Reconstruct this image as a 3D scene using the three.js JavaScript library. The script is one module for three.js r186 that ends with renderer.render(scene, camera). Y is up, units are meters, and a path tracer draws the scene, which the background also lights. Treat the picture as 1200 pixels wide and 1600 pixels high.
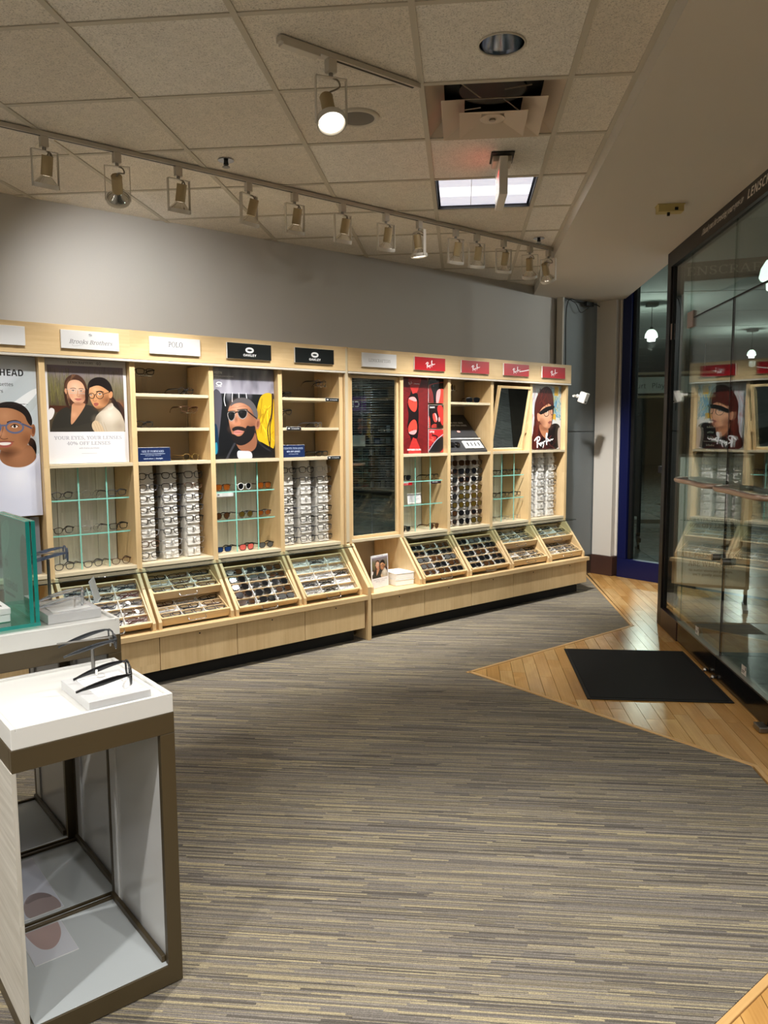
import * as THREE from 'three';
import { mergeGeometries } from 'three/addons/utils/BufferGeometryUtils.js';
import { RoundedBoxGeometry } from 'three/addons/geometries/RoundedBoxGeometry.js';
import { RectAreaLightUniformsLib } from 'three/addons/lights/RectAreaLightUniformsLib.js';
import { ImprovedNoise } from 'three/addons/math/ImprovedNoise.js';

// ---------------------------------------------------------------- camera, exposure
RectAreaLightUniformsLib.init();
const scene = new THREE.Scene();
scene.background = new THREE.Color(0x000000);
const renderer = new THREE.WebGLRenderer({ antialias: true });
renderer.toneMapping = THREE.LinearToneMapping;
renderer.toneMappingExposure = 0.98;
renderer.shadowMap.enabled = true;
renderer.shadowMap.type = THREE.PCFSoftShadowMap;
const camera = new THREE.PerspectiveCamera(2 * Math.atan(800 / 1203) * 180 / Math.PI, 0.75, 0.05, 120);
{
  const R = Math.PI / 180, p = 5.93 * R, r = 0.33 * R, yw = 39.2 * R;
  const fwd = new THREE.Vector3(Math.sin(yw) * Math.cos(p), -Math.sin(p), -Math.cos(yw) * Math.cos(p));
  const right = new THREE.Vector3(Math.cos(yw), 0, Math.sin(yw));
  const down = new THREE.Vector3().crossVectors(fwd, right);
  const r2 = right.clone().multiplyScalar(Math.cos(r)).addScaledVector(down, Math.sin(r));
  const d2 = right.clone().multiplyScalar(-Math.sin(r)).addScaledVector(down, Math.cos(r));
  const m = new THREE.Matrix4().makeBasis(r2, d2.multiplyScalar(-1), fwd.clone().multiplyScalar(-1));
  camera.quaternion.setFromRotationMatrix(m);
  camera.position.set(0, 1.55, 0);
}

// ---------------------------------------------------------------- helpers
const V = (x, y, z) => new THREE.Vector3(x, y, z);
const S2 = Math.SQRT1_2;
const G = (a, b, y = 0) => V((a + b) * S2, y, (b - a) * S2);   // shop-front grid: a along the glass, b out through it
const Q45 = Math.PI / 4;
let seed = 7;
const rnd = () => { seed = (seed * 1664525 + 1013904223) >>> 0; return seed / 4294967296; };
const rr = (a, b) => a + (b - a) * rnd();
const pick = (l) => l[Math.floor(rnd() * l.length) % l.length];
const noise = new ImprovedNoise();
const taken = new Map();
function numbered(n) { const k = taken.get(n) ?? 0; taken.set(n, k + 1); return k ? n + '_' + String(k).padStart(3, '0') : n; }
function setShadow(o) { o.castShadow = true; o.receiveShadow = true; return o; }
function tag(o, label, category, group, kind) {
  if (label) o.userData.label = label;
  if (category) o.userData.category = category;
  if (group) o.userData.group = group;
  if (kind) o.userData.kind = kind;
  return o;
}
function thing(name, label, category, pos = [0, 0, 0], turn = 0, group) {
  const o = new THREE.Group(); o.name = numbered(name); scene.add(o);
  o.position.set(...pos); o.rotation.y = turn;
  return tag(o, label, category, group);
}
function struct(name, pos = [0, 0, 0], turn = 0) {
  const o = new THREE.Group(); o.name = numbered(name); scene.add(o); o.position.set(...pos); o.rotation.y = turn; o.userData.kind = 'structure';
  return o;
}
function part(name, geo, mat, parent, pos, rot) {
  const m = setShadow(new THREE.Mesh(geo, mat)); m.name = parent === scene ? numbered(name) : name;
  if (pos) m.position.set(...pos);
  if (rot) m.rotation.set(...rot);
  parent.add(m); return m;
}
// uv in metres, taken from the face's plane; v runs along the grain axis
function metric(geo, grain = 'y', off = true) {
  const g = geo.index ? geo.toNonIndexed() : geo;
  if (!geo.attributes.normal) g.computeVertexNormals();
  const p = g.attributes.position, uv = new Float32Array(p.count * 2), ou = off ? rnd() * 3 : 0, ov = off ? rnd() * 3 : 0;
  const A = V(), B = V(), C = V(), N = V();
  for (let i = 0; i < p.count; i += 3) {
    A.fromBufferAttribute(p, i); B.fromBufferAttribute(p, i + 1); C.fromBufferAttribute(p, i + 2);
    N.crossVectors(B.clone().sub(A), C.clone().sub(A));
    const ax = Math.abs(N.x), ay = Math.abs(N.y), az = Math.abs(N.z);
    let u, v;
    if (ax >= ay && ax >= az) [u, v] = ['z', 'y']; else if (ay >= az) [u, v] = ['x', 'z']; else [u, v] = ['x', 'y'];
    if (u === grain) [u, v] = [v, u];
    [A, B, C].forEach((q, k) => { uv[(i + k) * 2] = q[u] + ou; uv[(i + k) * 2 + 1] = q[v] + ov; });
  }
  g.setAttribute('uv', new THREE.BufferAttribute(uv, 2));
  return g;
}
const bx = (w, h, d, x = 0, y = 0, z = 0) => new THREE.BoxGeometry(w, h, d).translate(x, y, z);
const rbx = (w, h, d, r = 0.002, seg = 1) => new RoundedBoxGeometry(w, h, d, seg, r);
const wbx = (w, h, d, grain = 'y', r = 0.0015) => metric(rbx(w, h, d, Math.min(r, w / 2.1, h / 2.1, d / 2.1)), grain);
const cyl = (r1, r2, h, n = 16) => new THREE.CylinderGeometry(r1, r2, h, n);
const tube = (pts, r, n = 16, k = 6, closed = false) => new THREE.TubeGeometry(new THREE.CatmullRomCurve3(pts, closed), n, r, k, closed);
const merge = (list) => mergeGeometries(list.map((g) => { const h = g.index ? g.toNonIndexed() : g.clone(); for (const k of Object.keys(h.attributes)) if (!['position', 'normal', 'uv'].includes(k)) h.deleteAttribute(k); return h; }));
function extrude(pts, depth, bevel = 0) {
  const s = new THREE.Shape(pts.map((p) => new THREE.Vector2(p[0], p[1])));
  return new THREE.ExtrudeGeometry(s, { depth, bevelEnabled: bevel > 0, bevelSize: bevel, bevelThickness: bevel, bevelSegments: 1, steps: 1 });
}
// prism over a floor polygon given in (x, z), top at y1
function prism(poly, y0, y1) {
  const g = extrude(poly.map(([x, z]) => [x, -z]), y1 - y0); g.rotateX(-Math.PI / 2); g.translate(0, y0, 0); return g;
}
function clip(poly, nx, nz, d) { // keep nx*x+nz*z >= d
  const out = [];
  for (let i = 0; i < poly.length; i++) {
    const a = poly[i], b = poly[(i + 1) % poly.length], fa = nx * a[0] + nz * a[1] - d, fb = nx * b[0] + nz * b[1] - d;
    if (fa >= 0) out.push(a);
    if ((fa >= 0) !== (fb >= 0)) { const t = fa / (fa - fb); out.push([a[0] + (b[0] - a[0]) * t, a[1] + (b[1] - a[1]) * t]); }
  }
  return out;
}
// ---------------------------------------------------------------- textures
function dataTex(w, h, f, srgb = true, rep = [1, 1]) {
  const d = new Uint8Array(w * h * 4);
  for (let y = 0; y < h; y++) for (let x = 0; x < w; x++) {
    const c = f(x, y), i = (y * w + x) * 4;
    if (typeof c === 'number') d[i] = d[i + 1] = d[i + 2] = Math.max(0, Math.min(255, c)); else for (let k = 0; k < 3; k++) d[i + k] = Math.max(0, Math.min(255, c[k]));
    d[i + 3] = 255;
  }
  const t = new THREE.DataTexture(d, w, h); t.magFilter = THREE.LinearFilter; t.minFilter = THREE.LinearMipmapLinearFilter; t.generateMipmaps = true;
  t.wrapS = t.wrapT = THREE.RepeatWrapping; t.repeat.set(...rep); if (srgb) t.colorSpace = THREE.SRGBColorSpace; t.needsUpdate = true; return t;
}
function canvasTex(w, h, draw) {
  const c = document.createElement('canvas'); c.width = w; c.height = h; const x = c.getContext('2d'); draw(x, w, h);
  const t = new THREE.CanvasTexture(c); t.colorSpace = THREE.SRGBColorSpace; return t;
}
// tiling value noise
function tnoise(size, seedN) {
  const n = size * size, a = new Float32Array(n); let s = seedN >>> 0;
  for (let i = 0; i < n; i++) { s = (s * 1664525 + 1013904223) >>> 0; a[i] = s / 4294967296; }
  return (x, y) => { // x,y in cells
    const xi = Math.floor(x), yi = Math.floor(y), fx = x - xi, fy = y - yi, w = (i, j) => a[(((j % size) + size) % size) * size + (((i % size) + size) % size)];
    const sx = fx * fx * (3 - 2 * fx), sy = fy * fy * (3 - 2 * fy);
    return (w(xi, yi) * (1 - sx) + w(xi + 1, yi) * sx) * (1 - sy) + (w(xi, yi + 1) * (1 - sx) + w(xi + 1, yi + 1) * sx) * sy;
  };
}
const nA = tnoise(64, 11), nB = tnoise(64, 23), nC = tnoise(128, 37), nD = tnoise(256, 51);
function woodTex(c0, c1, streak, figure) { // 1 m square, grain along v
  return dataTex(512, 512, (x, y) => {
    const g = nC(x / 4, y / 128) * 0.5 + nD(x / 2 , y / 64) * 0.5, f = nA(x / 32 + nB(x / 64, y / 64) * 2, y / 128), q = nB(x / 8, y / 8);
    const k = Math.max(0, Math.min(1, 0.5 + (g - 0.5) * streak + (f - 0.5) * figure + (q - 0.5) * 0.08));
    return [0, 1, 2].map((i) => c0[i] + (c1[i] - c0[i]) * k);
  });
}
const T = {};
T.maple = woodTex([206, 174, 126], [230, 202, 155], 0.55, 0.5);
T.plank = woodTex([192, 150, 92], [224, 184, 122], 0.6, 0.8);
T.white = woodTex([214, 216, 212], [246, 247, 244], 1.1, 0.9);
T.side = woodTex([182, 176, 164], [208, 203, 192], 1.3, 0.4);
T.tile = dataTex(512, 512, (x, y) => {
  const f = nD(x / 2, y / 2), g = nC(x / 4, y / 4), h = nC(x / 4 + 40, y / 4 + 9), e = nA(x / 32, y / 32);
  const pit = (f * 0.55 + g * 0.45) < 0.3 ? 1 : 0;
  const v = 236 + (g - 0.5) * 14 + (f - 0.5) * 20 + (e - 0.5) * 8 - pit * 22 - (h < 0.16 ? 12 : 0);
  return [v * 1.0, v * 0.985, v * 0.955];
});
T.tileBump = dataTex(512, 512, (x, y) => {
  const f = nD(x / 2, y / 2), g = nC(x / 4, y / 4); return 150 + (g - 0.5) * 120 + (f - 0.5) * 80 - ((f * 0.55 + g * 0.45) < 0.3 ? 70 : 0);
}, false);
{ // striped carpet: u along the stripes (2.048 m), v across (1.024 m, 1 mm a pixel)
  const W = 1024, Hh = 1024, col = new Float32Array(W * Hh * 3), bump = new Float32Array(W * Hh);
  const pal = [[92, 86, 78], [110, 103, 95], [122, 115, 107], [134, 126, 115], [152, 141, 116], [166, 153, 122]];
  let y = 0;
  const lerp = (a, b, t) => a + (b - a) * t;
  while (y < Hh) {
    const rows = Math.min(Hh - y, 5 + Math.floor(rnd() * 4));
    let x = 0, x0 = Math.floor(rnd() * W);
    while (x < W) {
      const len = Math.min(W - x, 60 + Math.floor(rnd() * rnd() * 420));
      const q = rnd(), c = q < 0.17 ? pal[0] : q < 0.40 ? pal[1] : q < 0.66 ? pal[2] : q < 0.80 ? pal[3] : q < 0.93 ? pal[4] : pal[5];
      const hgt = 0.55 + rnd() * 0.45, ribHighlight = rnd() < 0.45;
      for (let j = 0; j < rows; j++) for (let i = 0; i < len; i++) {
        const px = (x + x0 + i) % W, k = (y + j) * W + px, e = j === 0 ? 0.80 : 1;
        for (let n = 0; n < 3; n++) col[k * 3 + n] = ribHighlight && j >= rows - 2 ? pal[5][n] * 0.98 : c[n] * e;  // some ribs get a highlight line painted into the colour
        bump[k] = j === 0 ? 0.15 : hgt;
      }
      x += len;
    }
    y += rows;
  }
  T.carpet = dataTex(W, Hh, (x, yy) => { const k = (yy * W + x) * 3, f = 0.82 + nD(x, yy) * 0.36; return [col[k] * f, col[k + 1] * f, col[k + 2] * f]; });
  T.carpetBump = dataTex(W, Hh, (x, yy) => 255 * bump[yy * W + x] * (0.7 + 0.3 * nD(x, yy + 77)), false);
  T.carpet.repeat.set(1 / 2.048, 1 / 1.024); T.carpetBump.repeat.set(1 / 2.048, 1 / 1.024);
}
T.paint = dataTex(256, 256, (x, y) => 128 + (nD(x / 2, y / 2) - 0.5) * 60 + (nC(x / 4, y / 4) - 0.5) * 50, false, [3, 3]);
T.stone = dataTex(256, 256, (x, y) => { const v = 150 + (nA(x / 16, y / 16) - 0.5) * 30 + (nC(x / 2, y / 2) - 0.5) * 16; return [v, v * 1.01, v * 0.99]; });
T.mat = dataTex(256, 256, (x, y) => { const v = 10 + (nD(x, y) - 0.5) * 10; return [v, v, v]; }, true, [4, 4]);
// ---------------------------------------------------------------- materials
const std = (o) => new THREE.MeshStandardMaterial(o);
const phy = (o) => new THREE.MeshPhysicalMaterial(o);
const rgb = (r, g, b) => new THREE.Color().setRGB(r / 255, g / 255, b / 255, THREE.SRGBColorSpace);
const M = {
  wall: std({ color: rgb(196, 194, 190), roughness: 0.85, bumpMap: T.paint, bumpScale: 0.0006 }),
  soffit: std({ color: rgb(212, 206, 196), roughness: 0.9, bumpMap: T.paint, bumpScale: 0.0006 }),
  tile: std({ map: T.tile, roughness: 0.95, bumpMap: T.tileBump, bumpScale: 0.0025 }),
  tbar: std({ color: rgb(196, 190, 176), roughness: 0.6 }),
  maple: std({ map: T.maple, roughness: 0.42 }),
  backWall: std({ color: rgb(176, 160, 134), roughness: 0.7 }),
  laminate: std({ color: rgb(206, 200, 188), roughness: 0.4 }),
  shelfLam: std({ color: rgb(205, 190, 160), roughness: 0.45 }),
  whitePanel: std({ map: T.white, roughness: 0.4 }),
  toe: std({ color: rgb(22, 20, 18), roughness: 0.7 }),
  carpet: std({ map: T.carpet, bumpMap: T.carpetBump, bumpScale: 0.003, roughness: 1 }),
  subfloor: std({ color: rgb(40, 32, 22), roughness: 0.9 }),
  trimWood: std({ map: T.maple, color: rgb(246, 226, 196), roughness: 0.4 }),
  mat: std({ map: T.mat, roughness: 0.95 }),
  matEdge: std({ color: rgb(12, 12, 12), roughness: 0.8 }),
  whitePaint: std({ color: rgb(226, 222, 214), roughness: 0.45 }),
  whiteMetal: std({ color: rgb(206, 200, 188), roughness: 0.4 }),
  beige: std({ color: rgb(176, 156, 116), roughness: 0.55 }),
  cordGrey: std({ color: rgb(140, 132, 118), roughness: 0.6 }),
  black: std({ color: rgb(14, 14, 15), roughness: 0.5 }),
  blackGloss: std({ color: rgb(12, 12, 13), roughness: 0.18 }),
  chrome: std({ color: rgb(200, 200, 202), roughness: 0.18, metalness: 1 }),
  steel: std({ color: rgb(150, 148, 144), roughness: 0.35, metalness: 1 }),
  handleMetal: std({ color: rgb(206, 186, 176), roughness: 0.38, metalness: 1 }),
  bronze: std({ color: rgb(78, 66, 44), roughness: 0.42, metalness: 0.15 }),
  slab: std({ color: rgb(226, 225, 220), roughness: 0.22 }),
  frosted: std({ color: rgb(214, 214, 212), roughness: 0.16 }),
  deck: std({ color: rgb(196, 202, 204), roughness: 0.14 }),
  sidePanel: std({ map: T.side, roughness: 0.5 }),
  acrylicWhite: phy({ color: rgb(240, 240, 240), roughness: 0.15, transmission: 0.35, thickness: 0.01, ior: 1.45 }),
  acrylicClear: phy({ color: rgb(250, 252, 252), roughness: 0.03, transmission: 1, thickness: 0.004, ior: 1.46 }),
  card: std({ color: rgb(240, 240, 238), roughness: 0.6 }),
  frostCard: phy({ color: rgb(214, 222, 226), roughness: 0.5, transmission: 0.35, thickness: 0 }),
  cubbyGlass: phy({ color: rgb(252, 254, 253), roughness: 0.01, transmission: 1, thickness: 0, ior: 1.45 }),
  blockGlass: phy({ color: rgb(206, 236, 228), roughness: 0.0, transmission: 1, thickness: 0, ior: 1.5 }),
  blockEdge: std({ color: rgb(34, 142, 132), roughness: 0.08 }),
  blockEdgeLight: std({ color: rgb(120, 206, 192), roughness: 0.08 }),
  cubbyEdge: std({ color: rgb(136, 204, 188), roughness: 0.15 }),
  glassEdge: phy({ color: rgb(215, 245, 238), roughness: 0.02, transmission: 1, thickness: 0.006, ior: 1.5, attenuationColor: new THREE.Color(0.16, 0.72, 0.62), attenuationDistance: 0.06 }),
  shopGlass: phy({ color: rgb(222, 231, 226), roughness: 0.0, transmission: 1, thickness: 0, ior: 1.52 }),
  ledgeGlass: phy({ color: rgb(208, 222, 220), roughness: 0.02, transmission: 1, thickness: 0, ior: 1.5 }),
  mirror: std({ color: rgb(228, 232, 232), roughness: 0.01, metalness: 1 }),
  darkFrame: std({ color: rgb(15, 13, 15), roughness: 0.4 }),
  maroon: std({ color: rgb(52, 30, 32), roughness: 0.35 }),
  navy: std({ color: rgb(14, 22, 74), roughness: 0.35 }),
  navyDark: std({ color: rgb(10, 12, 26), roughness: 0.4 }),
  greyPanel: std({ color: rgb(120, 126, 128), roughness: 0.42 }),
  column: std({ color: rgb(226, 220, 210), roughness: 0.6 }),
  brownBase: std({ color: rgb(74, 50, 42), roughness: 0.4 }),
  lensClear: phy({ color: 0xffffff, roughness: 0.0, transmission: 1, thickness: 0, ior: 1.3 }),
};
for (const m of [M.wall, M.soffit]) m.bumpMap.wrapS = m.bumpMap.wrapT = THREE.RepeatWrapping;
const plankMats = [[255, 255, 255], [250, 236, 214], [236, 220, 194], [255, 246, 232]].map((c) => std({ map: T.plank, color: rgb(...c), roughness: 0.24 }));
T.tile.repeat.set(1.7, 1.7); T.tileBump.repeat.set(1.7, 1.7);
const tileMats = [[255, 255, 255], [250, 247, 242], [244, 240, 234]].map((c) => { const m = M.tile.clone(); m.color = rgb(...c); return m; });
// ================================================================ THE ROOM
const CEIL = 2.98, SOF = 2.90, ZW = -5.13, GB = 1.575;
// back wall behind the displays
{
  const w = struct('wall_back');
  part('wall_surface', metric(bx(12.2, 3.3, 0.14, 1.1, 1.65, ZW - 0.07)), M.wall, w);
  const l = struct('wall_left');
  part('wall_surface', metric(bx(0.14, 3.3, 11.6, -4.07, 1.65, 0.6)), M.wall, l);
}
// grey metal panels on the end of the back wall
{
  const w = struct('wall_panel');
  const x0 = 6.47, x1 = 7.04, zc = -5.06;
  part('panel', rbx(x1 - x0, 1.335, 0.06, 0.004), M.greyPanel, w, [(x0 + x1) / 2, 0.205 + 0.6675, zc]);
  part('panel', rbx(x1 - x0, 1.345, 0.06, 0.004), M.greyPanel, w, [(x0 + x1) / 2, 1.546 + 0.6725, zc]);
  part('edge_strip', bx(0.022, 2.7, 0.075), M.whiteMetal, w, [x0 - 0.008, 1.55, zc - 0.002]);
  const b = part('baseboard_right', rbx(x1 - x0, 0.2, 0.07, 0.004), M.steel, scene, [(x0 + x1) / 2, 0.1, zc + 0.005]);
  b.userData.kind = 'structure';
}
// white corner column on a brown plinth
{
  const c = struct('wall_column');
  part('shaft', rbx(0.16, 2.72, 0.24, 0.006), M.column, c, [7.1, 1.57, -4.90]);
  part('shaft', rbx(0.10, 2.72, 0.16, 0.006), M.column, c, [7.14, 1.57, -4.835]);
  part('plinth', rbx(0.22, 0.21, 0.27, 0.005), M.brownBase, c, [7.12, 0.105, -4.89]);
}
// lay-in ceiling: 2 ft tiles on a white grid, parallel to the shop front
const ADDED_FILL_PANELS = [[-2, -4], [-5, -1], [-3, -6], [-7, -4]];  // grid cells of unseen panels added as fill light for the ceiling
const TS = 0.6096, A0 = 2.743, B0 = -0.176, SB = 0.705;
{
  const c = struct('ceiling', [0, 0, 0], Q45);
  part('ceiling_deck', bx(18, 0.1, 12, 4, 3.35, -4.2), M.black, c);
  const tg = rbx(TS - 0.012, 0.018, TS - 0.012, 0.004); const tgs = [0, 1, 2].map(() => metric(tg.clone(), 'y'));
  const inside = (a, b) => { const p = G(a, b); return p.z > ZW - 0.75 && p.x > -4.6; };
  const strip = metric(rbx(TS - 0.012, 0.018, SB - (B0 + TS) - 0.012, 0.004), 'y');
  for (let i = -12; i < 12; i++) for (let j = -10; j < 2; j++) {
    const a = A0 + (i + 0.5) * TS;
    if (j === 1) { if (a < 8.1) part('ceiling_tile', strip, pick(tileMats), c, [a, CEIL + 0.012, (B0 + TS + SB) / 2]); continue; }
    const b = B0 + (j + 0.5) * TS;
    if (!inside(a, b)) continue;
    if ((j === 0 && i === 3) || ADDED_FILL_PANELS.some(([p, q]) => p === i && q === j)) continue;   // light panel in view, added fill panels
    if (j === 0 && i === 1) continue;   // air diffuser
    if (j === 0 && i === 0) continue;   // tile with the round downlight (built below)
    const sag = i === 2 && j === 1 ? 0.006 : 0;
    part('ceiling_tile', pick(tgs), pick(tileMats), c, [a, CEIL + 0.012 - sag, b]);
  }
  // tile with a round hole for the downlight
  {
    const s = new THREE.Shape(); const h = (TS - 0.012) / 2; s.moveTo(-h, -h); s.lineTo(h, -h); s.lineTo(h, h); s.lineTo(-h, h); s.closePath();
    const hole = new THREE.Path(); hole.absarc(3.059 - (A0 + TS / 2), 0.14 - (B0 + TS / 2), 0.085, 0, Math.PI * 2, true); s.holes.push(hole);
    const g = new THREE.ExtrudeGeometry(s, { depth: 0.016, bevelEnabled: false, curveSegments: 28 }); g.rotateX(Math.PI / 2); g.translate(0, 0.008, 0);
    part('ceiling_tile', metric(g, 'y'), tileMats[0], c, [A0 + TS / 2, CEIL + 0.012, B0 + TS / 2]);
  }
  const len = 14;
  for (let j = -9; j <= 1; j++) { const b = B0 + j * TS; part('grid_bar', bx(len, 0.012, 0.024), M.tbar, c, [3.4, CEIL + 0.003, b]); }
  for (let i = -12; i <= 12; i++) {
    const a = A0 + i * TS;
    for (let j = -10; j < 2; j++) {
      const b0 = B0 + j * TS, b1 = j === 1 ? SB : b0 + TS; if (!inside(a, (b0 + b1) / 2)) continue;
      part('grid_bar', bx(0.024, 0.010, b1 - b0 - 0.024), M.tbar, c, [a, CEIL + 0.0035, (b0 + b1) / 2]);
    }
  }
  part('edge_angle', bx(len, 0.012, 0.022), M.tbar, c, [3.4, CEIL + 0.003, SB - 0.011]);
}
// painted gypsum soffit along the shop front
{
  const c = struct('ceiling_soffit', [0, 0, 0], Q45);
  part('soffit', metric(bx(16.5, 0.42, GB + 0.09 - SB, 2.0, SOF + 0.21, (SB + GB + 0.09) / 2)), M.soffit, c);
}
// ---------------------------------------------------------------- floor
const EB = 1.34; // edge of the carpet along the shop front
{
  const f = struct('floor');
  part('slab', prism([[-4.2, -5.3], [7.5, -5.3], [7.5, -3.9], [2.4, 0.0], [-4.2, 6.6]], -0.14, -0.012), M.subfloor, f);
  const cp = [[-4, ZW], [EB / S2 + -ZW, ZW], [5.325, -3.43], [3.48, -3.43], [3.48, -1.585], [2.802, -0.907], [0.98, -0.907], [0.98, 0.915], [-4, 5.895]];
  const cg = prism(cp, -0.012, 0); const p = cg.attributes.position, uv = new Float32Array(p.count * 2);
  for (let i = 0; i < p.count; i++) { uv[i * 2] = (p.getX(i) + p.getZ(i)) * S2; uv[i * 2 + 1] = (p.getX(i) - p.getZ(i)) * S2; }
  cg.setAttribute('uv', new THREE.BufferAttribute(uv, 2));
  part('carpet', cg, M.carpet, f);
}
{ // maple boards, each one a piece, running along the shop front
  const f = struct('floor_boards');
  const regions = [ // convex, as half planes nx*x+nz*z >= d
    [[S2, S2, EB + 0.03], [-S2, -S2, -(GB + 0.12)], [0, 1, ZW], [-1, 0, -7.06]],
    [[1, 0, 3.51], [0, 1, -3.40], [-S2, -S2, -(EB + 0.03)]],
    [[1, 0, 1.01], [0, 1, -0.877], [-S2, -S2, -(EB + 0.03)]],
    [[S2, S2, GB + 0.12], [-1, 0, -7.06], [0, 1, -4.8], [S2, -S2, 6.35]],
  ];
  const W = 0.0826;
  for (let k = -2; k < 34; k++) {
    const b0 = k * W + 0.0012, b1 = (k + 1) * W - 0.0012;
    let a = -2.5 - rnd() * 0.8;
    while (a < 9.2) {
      const l = rr(0.45, 1.05), a1 = a + l - 0.0018;
      const quad = [[a, b0], [a1, b0], [a1, b1], [a, b1]].map(([u, v]) => { const q = G(u, v); return [q.x, q.z]; });
      for (const reg of regions) {
        let q = quad; for (const [nx, nz, d] of reg) { q = clip(q, nx, nz, d); if (q.length < 3) break; }
        if (q.length < 3) continue;
        let area = 0; for (let i = 0; i < q.length; i++) { const [x0, z0] = q[i], [x1, z1] = q[(i + 1) % q.length]; area += x0 * z1 - x1 * z0; }
        if (Math.abs(area) < 0.0006) continue;
        const g = prism(q, -0.012, 0.0012 + rnd() * 0.0005), p = g.attributes.position, uv = new Float32Array(p.count * 2), ou = rnd() * 5, ov = rnd() * 5;
        for (let i = 0; i < p.count; i++) { uv[i * 2] = (p.getX(i) + p.getZ(i)) * S2 * 1.4 + ou; uv[i * 2 + 1] = (p.getX(i) - p.getZ(i)) * S2 + ov; }
        g.setAttribute('uv', new THREE.BufferAttribute(uv, 2));
        part('floor_board', g, pick(plankMats), f);
      }
      a += l;
    }
  }
  // border strips round the carpet
  const strip = (x0, z0, x1, z1, w) => {
    const dx = x1 - x0, dz = z1 - z0, L = Math.hypot(dx, dz), g = wbx(L, 0.017, w, 'x', 0.003);
    part('border_strip', g, M.trimWood, f, [(x0 + x1) / 2, -0.0045, (z0 + z1) / 2], [0, Math.atan2(-dz, dx), 0]);
  };
  const P = (x, z) => [x, z];
  strip(7.0, ZW + 0.02, 5.325 + 0.01, -3.43 + 0.012, 0.024); strip(5.35, -3.415, 3.47, -3.415, 0.024); strip(3.495, -3.43, 3.495, -1.57, 0.024);
  strip(3.50, -1.575, 2.81, -0.89, 0.024); strip(2.83, -0.892, 0.97, -0.892, 0.024); strip(0.995, -0.9, 0.995, 0.93, 0.024);
}
{ // black entrance mat
  const t = thing('entrance_mat', 'black rectangular entrance mat on the wooden floor by the glass doors', 'mat', G(4.94, 1.139, 0.002).toArray(), Q45);
  part('pile', rbx(1.0, 0.008, 0.78, 0.003), M.mat, t, [0, 0.005, 0]);
  for (const s of [-1, 1]) { part('border', rbx(1.04, 0.005, 0.022, 0.002), M.matEdge, t, [0, 0.0035, s * 0.399]); part('border', rbx(0.022, 0.005, 0.776, 0.002), M.matEdge, t, [s * 0.51, 0.0035, 0]); }
}
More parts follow.
